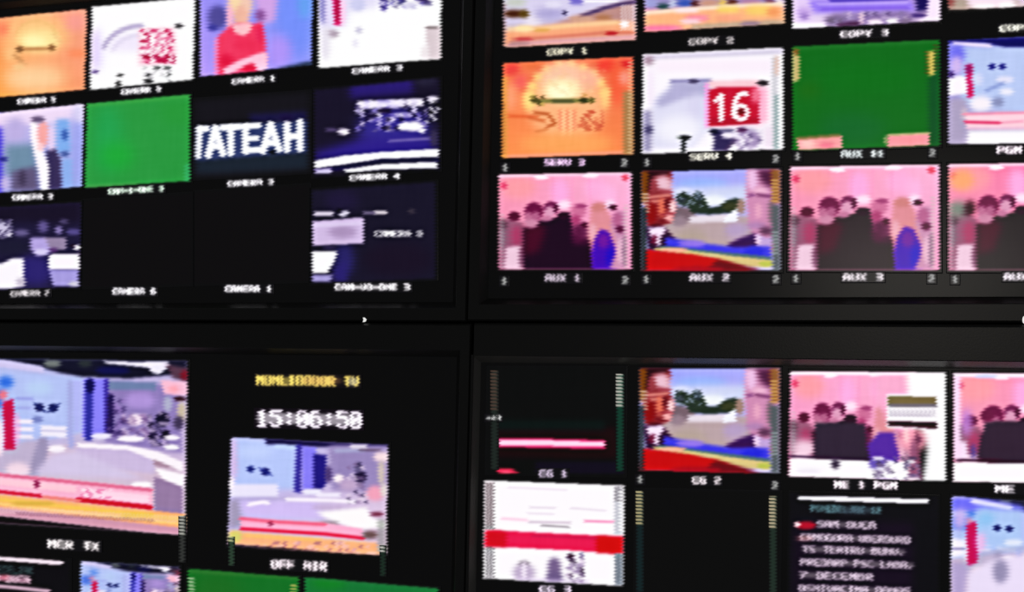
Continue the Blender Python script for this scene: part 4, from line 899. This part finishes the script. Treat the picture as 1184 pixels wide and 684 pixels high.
# ------------------------------------------------------------------ upper right monitor
G = (190, 182, 184)
tile(TRM, [(583, -62), (737, -75), (735, 46), (582, 55)], t_copy1, 'street picture with an orange band', (633, 56.5, 679, 64.5, 'COPY 1', (206, 200, 178), -0.05), seed=13)
tile(TRM, [(747, -76), (910, -88), (907, 27), (745, 37)], t_copy2, 'picture with a yellow and pink band', (797, 44.5, 848, 52.5, 'COPY 2', G, -0.045), seed=14)
tile(TRM, [(917, -79), (1089, -90), (1087, 24), (917, 33)], t_copy3, 'purple and white picture', (972, 36, 1027, 44, 'COPY 3', (224, 214, 222), -0.05), seed=15)
tile(TRM, [(1097, -88), (1270, -98), (1270, 4), (1097, 12)], t_copy4, 'pale pink and white picture', (1156, 29, 1212, 37, 'COPY 4', (224, 222, 210), -0.04), seed=16)
tile(TRM, [(582, 73), (733, 65), (732, 178), (580, 183)], t_sunburst, 'orange sunburst picture with a dark bar across it', (630, 184, 676, 192, 'SERV 3', (222, 186, 226), -0.02), marks=[(722, 188.5, '2'), (584, 194, '1')], seed=17)
tile(TRM, [(744, 63), (905, 55), (906, 172), (742, 178)], t_sixteen, 'white picture with a red square reading 16', (798, 177.5, 846, 185.5, 'SERV 4', (216, 212, 200), -0.03), marks=[(897, 184, '2'), (748, 188, '1')], seed=18)
tile(TRM, [(917, 54), (1086, 46), (1087, 168), (917, 174)], t_green_bars, 'dark green picture with pink and tan bars at its edges', (973, 174, 1022, 182.5, 'AUX 11', (200, 206, 208), -0.02), marks=[(1078, 177, '2'), (922, 181, '1')], seed=19)
tile(TRM, [(1097, 47), (1270, 38), (1270, 164), (1097, 167)], t_pgm, 'pale blue studio picture with a pink band', (1153, 169, 1181, 178, 'PGM', (230, 214, 226), -0.02), seed=20)
tile(TRM, [(577, 202), (731, 199), (731, 312), (576, 312)], people, 'crowd of people on pink, one in a violet dress, leftmost', (631, 317, 671, 326, 'AUX 1', (178, 164, 180), 0.0), marks=[(583, 325, '1'), (723, 324, '2')], seed=21)
tile(TRM, [(742, 198), (903, 195), (903, 313), (742, 313)], two_men, 'two men facing across a road, red strap below', (798, 316.5, 843, 325.5, 'AUX 2', (190, 180, 190), 0.0), marks=[(747, 323, '1'), (897, 323, '2')], seed=22)
def ppl3(P, q): people(P, q, top=((255, 150, 178), (255, 178, 215)), body=(44, 30, 38))
def ppl4(P, q):
    people(P, q, top=((255, 140, 170), (255, 110, 170)), body=(38, 30, 34))
    P.e(1112, 208, 14, 12, (255, 166, 116), 4); P.e(1108, 242, 12, 10, (122, 132, 122), 4); P.e(1122, 240, 6, 9, (56, 14, 28), 3)
tile(TRM, [(914, 193), (1086, 190), (1087, 313), (912, 312)], ppl3, 'crowd of people on pink, one in a violet dress, third column', (975, 316, 1021, 325, 'AUX 3', (196, 188, 194), 0.0), marks=[(920, 322, '1'), (1077, 322, '2')], seed=23)
tile(TRM, [(1097, 190), (1270, 187), (1270, 313), (1097, 313)], ppl4, 'crowd of people on hot pink, cut by the right edge', (1161, 315.5, 1207, 324.5, 'AUX 4', (205, 195, 205), 0.0), marks=[(1104, 323, '1')], seed=24)

# ------------------------------------------------------------------ lower left monitor
tile(BLM, [(-24, 414), (217, 417), (214, 618), (-26, 603)], studio, 'large bright studio picture with a red banner and a yellow band', (56, 623, 115, 633, 'MCR TX', (220, 212, 214), 0.06), seed=25, jag=1.4, meters=[(211, 596, 650, 7, (190, 190, 180), (52, 54, 52), 620)])
tile(BLM, [(268, 505), (449, 514), (447, 642), (263, 631)], t_off_air, 'smaller studio picture under the clock', (314, 646, 378, 657, 'OFF AIR', (222, 208, 216), 0.05), seed=26, jag=1.4, meters=[(268, 620, 654, 6, (200, 204, 150), (44, 66, 50), 628), (443, 630, 666, 6, (226, 220, 214), (26, 44, 34), 640)])
cap(SCREENS[BLM['label']], 297, 433, 415, 445, 'MONLIDOOOR TV', (206, 182, 92), 0.015, 0.9, 'title_line', 0.6, bg=(13, 10, 14), label='yellow lettering', extra=lambda P: (P.e(372, 440, 24, 5, (226, 158, 96), 2, 0.35), P.e(408, 441, 6, 5, (200, 200, 210), 1.5, 0.4)))
cap(SCREENS[BLM['label']], 297, 473, 418, 493, '15:06:50', (236, 222, 240), 0.02, 0.9, 'clock_digits', 0.3, jag=1.6, bg=(14, 8, 16), label='white digits')
tile(BLM, [(-30, 641), (80, 648), (80, 760), (-30, 750)], t_text_small, 'white text list, bottom left corner', seed=27)
tile(BLM, [(94, 648), (208, 655), (206, 745), (92, 738)], studio, 'small studio picture at the bottom edge', seed=28)
def t_green_a(P, q): fill(P, (22, 112, 40)); P.e(250, 690, 30, 30, (30, 108, 36), 9); P.comb(219, 668, 226, 760, (190, 200, 170), 4, 0.8); P.comb(337, 674, 344, 760, (200, 180, 100), 4, 0.8); P.l([(219, 660), (346, 668)], 3, (60, 112, 50), 1.5, 0.7)
def t_green_b(P, q): fill(P, (24, 116, 56)); P.e(380, 672, 20, 10, (20, 126, 40), 5); P.l([(354, 668), (510, 679)], 3, (40, 104, 60), 1.5, 0.7)
tile(BLM, [(218, 657), (346, 667), (346, 760), (217, 752)], t_green_a, 'dark green picture with a comb of light at its left edge', seed=29)
tile(BLM, [(353, 667), (507, 680), (507, 772), (352, 762)], t_green_b, 'dark green picture, rightmost on this monitor', seed=30)

# ------------------------------------------------------------------ lower right monitor
strip_tile = tile(BRM, [(565, 425), (723, 425), (722, 549), (563, 546)], t_strip, 'black picture crossed by a pink strip', (624, 543, 656, 552, 'CG 1', (188, 172, 196), 0.0), seed=31,
     meters=[(572, 428, 543, 8, (84, 64, 54), (30, 38, 34), 474), (717, 432, 545, 8, (214, 206, 196), (16, 58, 44), 470)])
cap(strip_tile, 563, 480, 579, 486, '-43', (200, 200, 200), 0.0, 0.7, 'level_reading', 0.6)
tile(BRM, [(740, 426), (902, 426), (901, 547), (739, 543)], two_men, 'two men facing across a road, red strap below', (801, 550, 833, 559, 'CG 2', (226, 214, 220), 0.01), marks=[(740, 554, '1'), (896, 561, '2')], seed=32)
tile(BRM, [(914, 429), (1094, 431), (1094, 556), (911, 550)], t_meonepgm, 'crowd on pink with an olive and white box over it', (965, 555, 1037, 564, 'ME 1 PGM', (232, 216, 226), 0.02), seed=33, jag=1.5)
tile(BRM, [(1103, 431), (1275, 433), (1275, 560), (1102, 556)], t_metwo, 'crowd on pink with a white foot, cut by the right edge', (1151, 560, 1196, 569, 'ME 2', (235, 225, 235), 0.03), seed=34, jag=1.5)
tile(BRM, [(561, 555), (722, 561), (720, 677), (559, 668)], t_red_band, 'white picture with a broad red band', (624, 676, 660, 685, 'CG 3', (205, 190, 210), 0.02), seed=35, jag=1.5)
def t_off(P, q): fill(P, (11, 11, 11))
tile(BRM, [(736, 566), (902, 569), (900, 690), (735, 684)], t_off, 'unlit black picture between two level meters', (801, 693, 833, 702, 'CG 4', G, 0.0), seed=36, grain=0,
     meters=[(740, 567, 684, 8, (206, 190, 138), (18, 34, 36), 607), (894, 573, 688, 8, (214, 196, 160), (32, 46, 38), 612)])
tile(BRM, [(914, 569), (1085, 574), (1085, 700), (912, 695)], t_text_list, 'black picture with lines of white text under a white rule', seed=37, jag=1.2)
def t_studio_r(P, q):
    studio(P, q, third=False)
    P.p([(1100, 574), (1130, 575), (1180, 584), (1190, 592), (1100, 590)], (112, 110, 246), 2.5); P.l([(1125, 579), (1168, 587)], 5, (232, 228, 252), 1.6)
    P.p([(1130, 586), (1184, 590), (1184, 636), (1130, 632)], (170, 196, 246), 4); P.e(1110, 600, 8, 12, (200, 176, 240), 4); P.e(1140, 600, 10, 8, (140, 190, 240), 4)
    P.p([(1117, 607), (1128, 602), (1130, 650), (1119, 654)], (196, 6, 90), 1.3); P.p([(1100, 622), (1116, 624), (1116, 642), (1100, 644)], (246, 238, 252), 2); P.l([(1100, 634), (1115, 634)], 2, (120, 110, 170), 1)
    P.e(1153, 610, 4.5, 4, (26, 34, 110), 1.1); P.e(1167, 611, 4.5, 4, (26, 34, 110), 1.1); P.e(1172, 627, 11, 4, (226, 232, 252), 2); P.e(1134, 626, 5, 10, (240, 180, 230), 3)
    P.l([(1130, 642), (1160, 636), (1190, 632)], 3, (170, 172, 210), 2)
    P.p([(1100, 648), (1120, 652), (1116, 700), (1100, 700)], (176, 160, 204), 3); P.p([(1120, 662), (1150, 645), (1200, 640), (1200, 700), (1116, 700)], (232, 218, 248), 3); P.e(1157, 660, 9, 14, (150, 142, 176), 3)
tile(BRM, [(1101, 573), (1275, 585), (1275, 712), (1099, 700)], t_studio_r, 'bright blue studio picture with a red banner, bottom right corner', seed=38, jag=1.5)

# ------------------------------------------------------------------ maker's marks and lamps on the frames
def frame_mark(mon, px, py, name, mat, size, tri=True, label=None):
    X, D = to_wall(px, py); l = root_loc(mon); bm = bmesh.new()
    pts = [(-0.5, 0.6), (0.1, 0.55), (0.6, 0.05), (0.1, -0.5), (-0.5, -0.6), (-0.3, 0.0)] if tri else [(math.cos(a)*0.4, math.sin(a)*0.9) for a in np.linspace(0, 2*math.pi, 12, endpoint=False)]
    a = [bm.verts.new((X+x*size-l[0], -0.0138-l[1], H0-D+z*size-l[2])) for x, z in pts]
    b = [bm.verts.new((X+x*size-l[0], -0.0118-l[1], H0-D+z*size-l[2])) for x, z in pts]
    bm.faces.new(a); bm.faces.new(b[::-1])
    for i in range(len(a)): j = (i+1) % len(a); bm.faces.new((a[i], b[i], b[j], a[j]))
    o = bm_obj(name, bm, mat, mon)
    if label: o['label'] = label
frame_mark(TLM, 425.5, 370.0, 'indicator_lamp', M_GLOW, 0.0065, label='small white lit mark')
frame_mark(TRM, 1184, 370.2, 'badge', M_GLOW, 0.006, False, label='small pale badge, glow added')  # badge is no lamp; emission added to make it look pale

# ------------------------------------------------------------------ wall and light
bm = bmesh.new(); box_bm(bm, -2.2, 2.2, 0.085, 0.16, 0.0, 3.0)
w = bm_obj('wall_back', bm, M_WALL); w['kind'] = 'structure'

world = bpy.data.worlds.new('room_gloom'); scene.world = world; world.use_nodes = True
world.node_tree.nodes['Background'].inputs[0].default_value = (0.95, 0.97, 1.0, 1)
world.node_tree.nodes['Background'].inputs[1].default_value = 0.06

cam = bpy.data.cameras.new('camera'); la = bpy.data.lights.new('room_lamp', 'AREA'); la.shape = 'RECTANGLE'; la.size = 0.7; la.size_y = 0.3; la.energy = 2.4; la.color = (1.0, 0.93, 0.84)
lo = bpy.data.objects.new('room_lamp', la); COL.objects.link(lo); lo.location = (0.50, -3.0, H0-0.24); lo.rotation_euler = (math.radians(90), 0, 0)
co = bpy.data.objects.new('camera', cam); COL.objects.link(co)
from mathutils import Matrix, Vector
def W3(v): return Vector((v[0], v[2], -v[1]))
right, down, fwd = W3(R[0]), W3(R[1]), W3(R[2])
up = -down
M = Matrix((( right.x, up.x, -fwd.x, CAM[0]), (right.y, up.y, -fwd.y, CAM[2]), (right.z, up.z, -fwd.z, H0-CAM[1]), (0, 0, 0, 1)))
co.matrix_world = M
cam.sensor_fit = 'HORIZONTAL'; cam.sensor_width = 36; cam.lens = 36*F/1184; cam.clip_start = 0.01
scene.camera = co

scene.view_settings.view_transform = 'Standard'; scene.view_settings.look = 'None'
scene.view_settings.exposure = 0; scene.view_settings.gamma = 1; scene.view_settings.use_curve_mapping = False
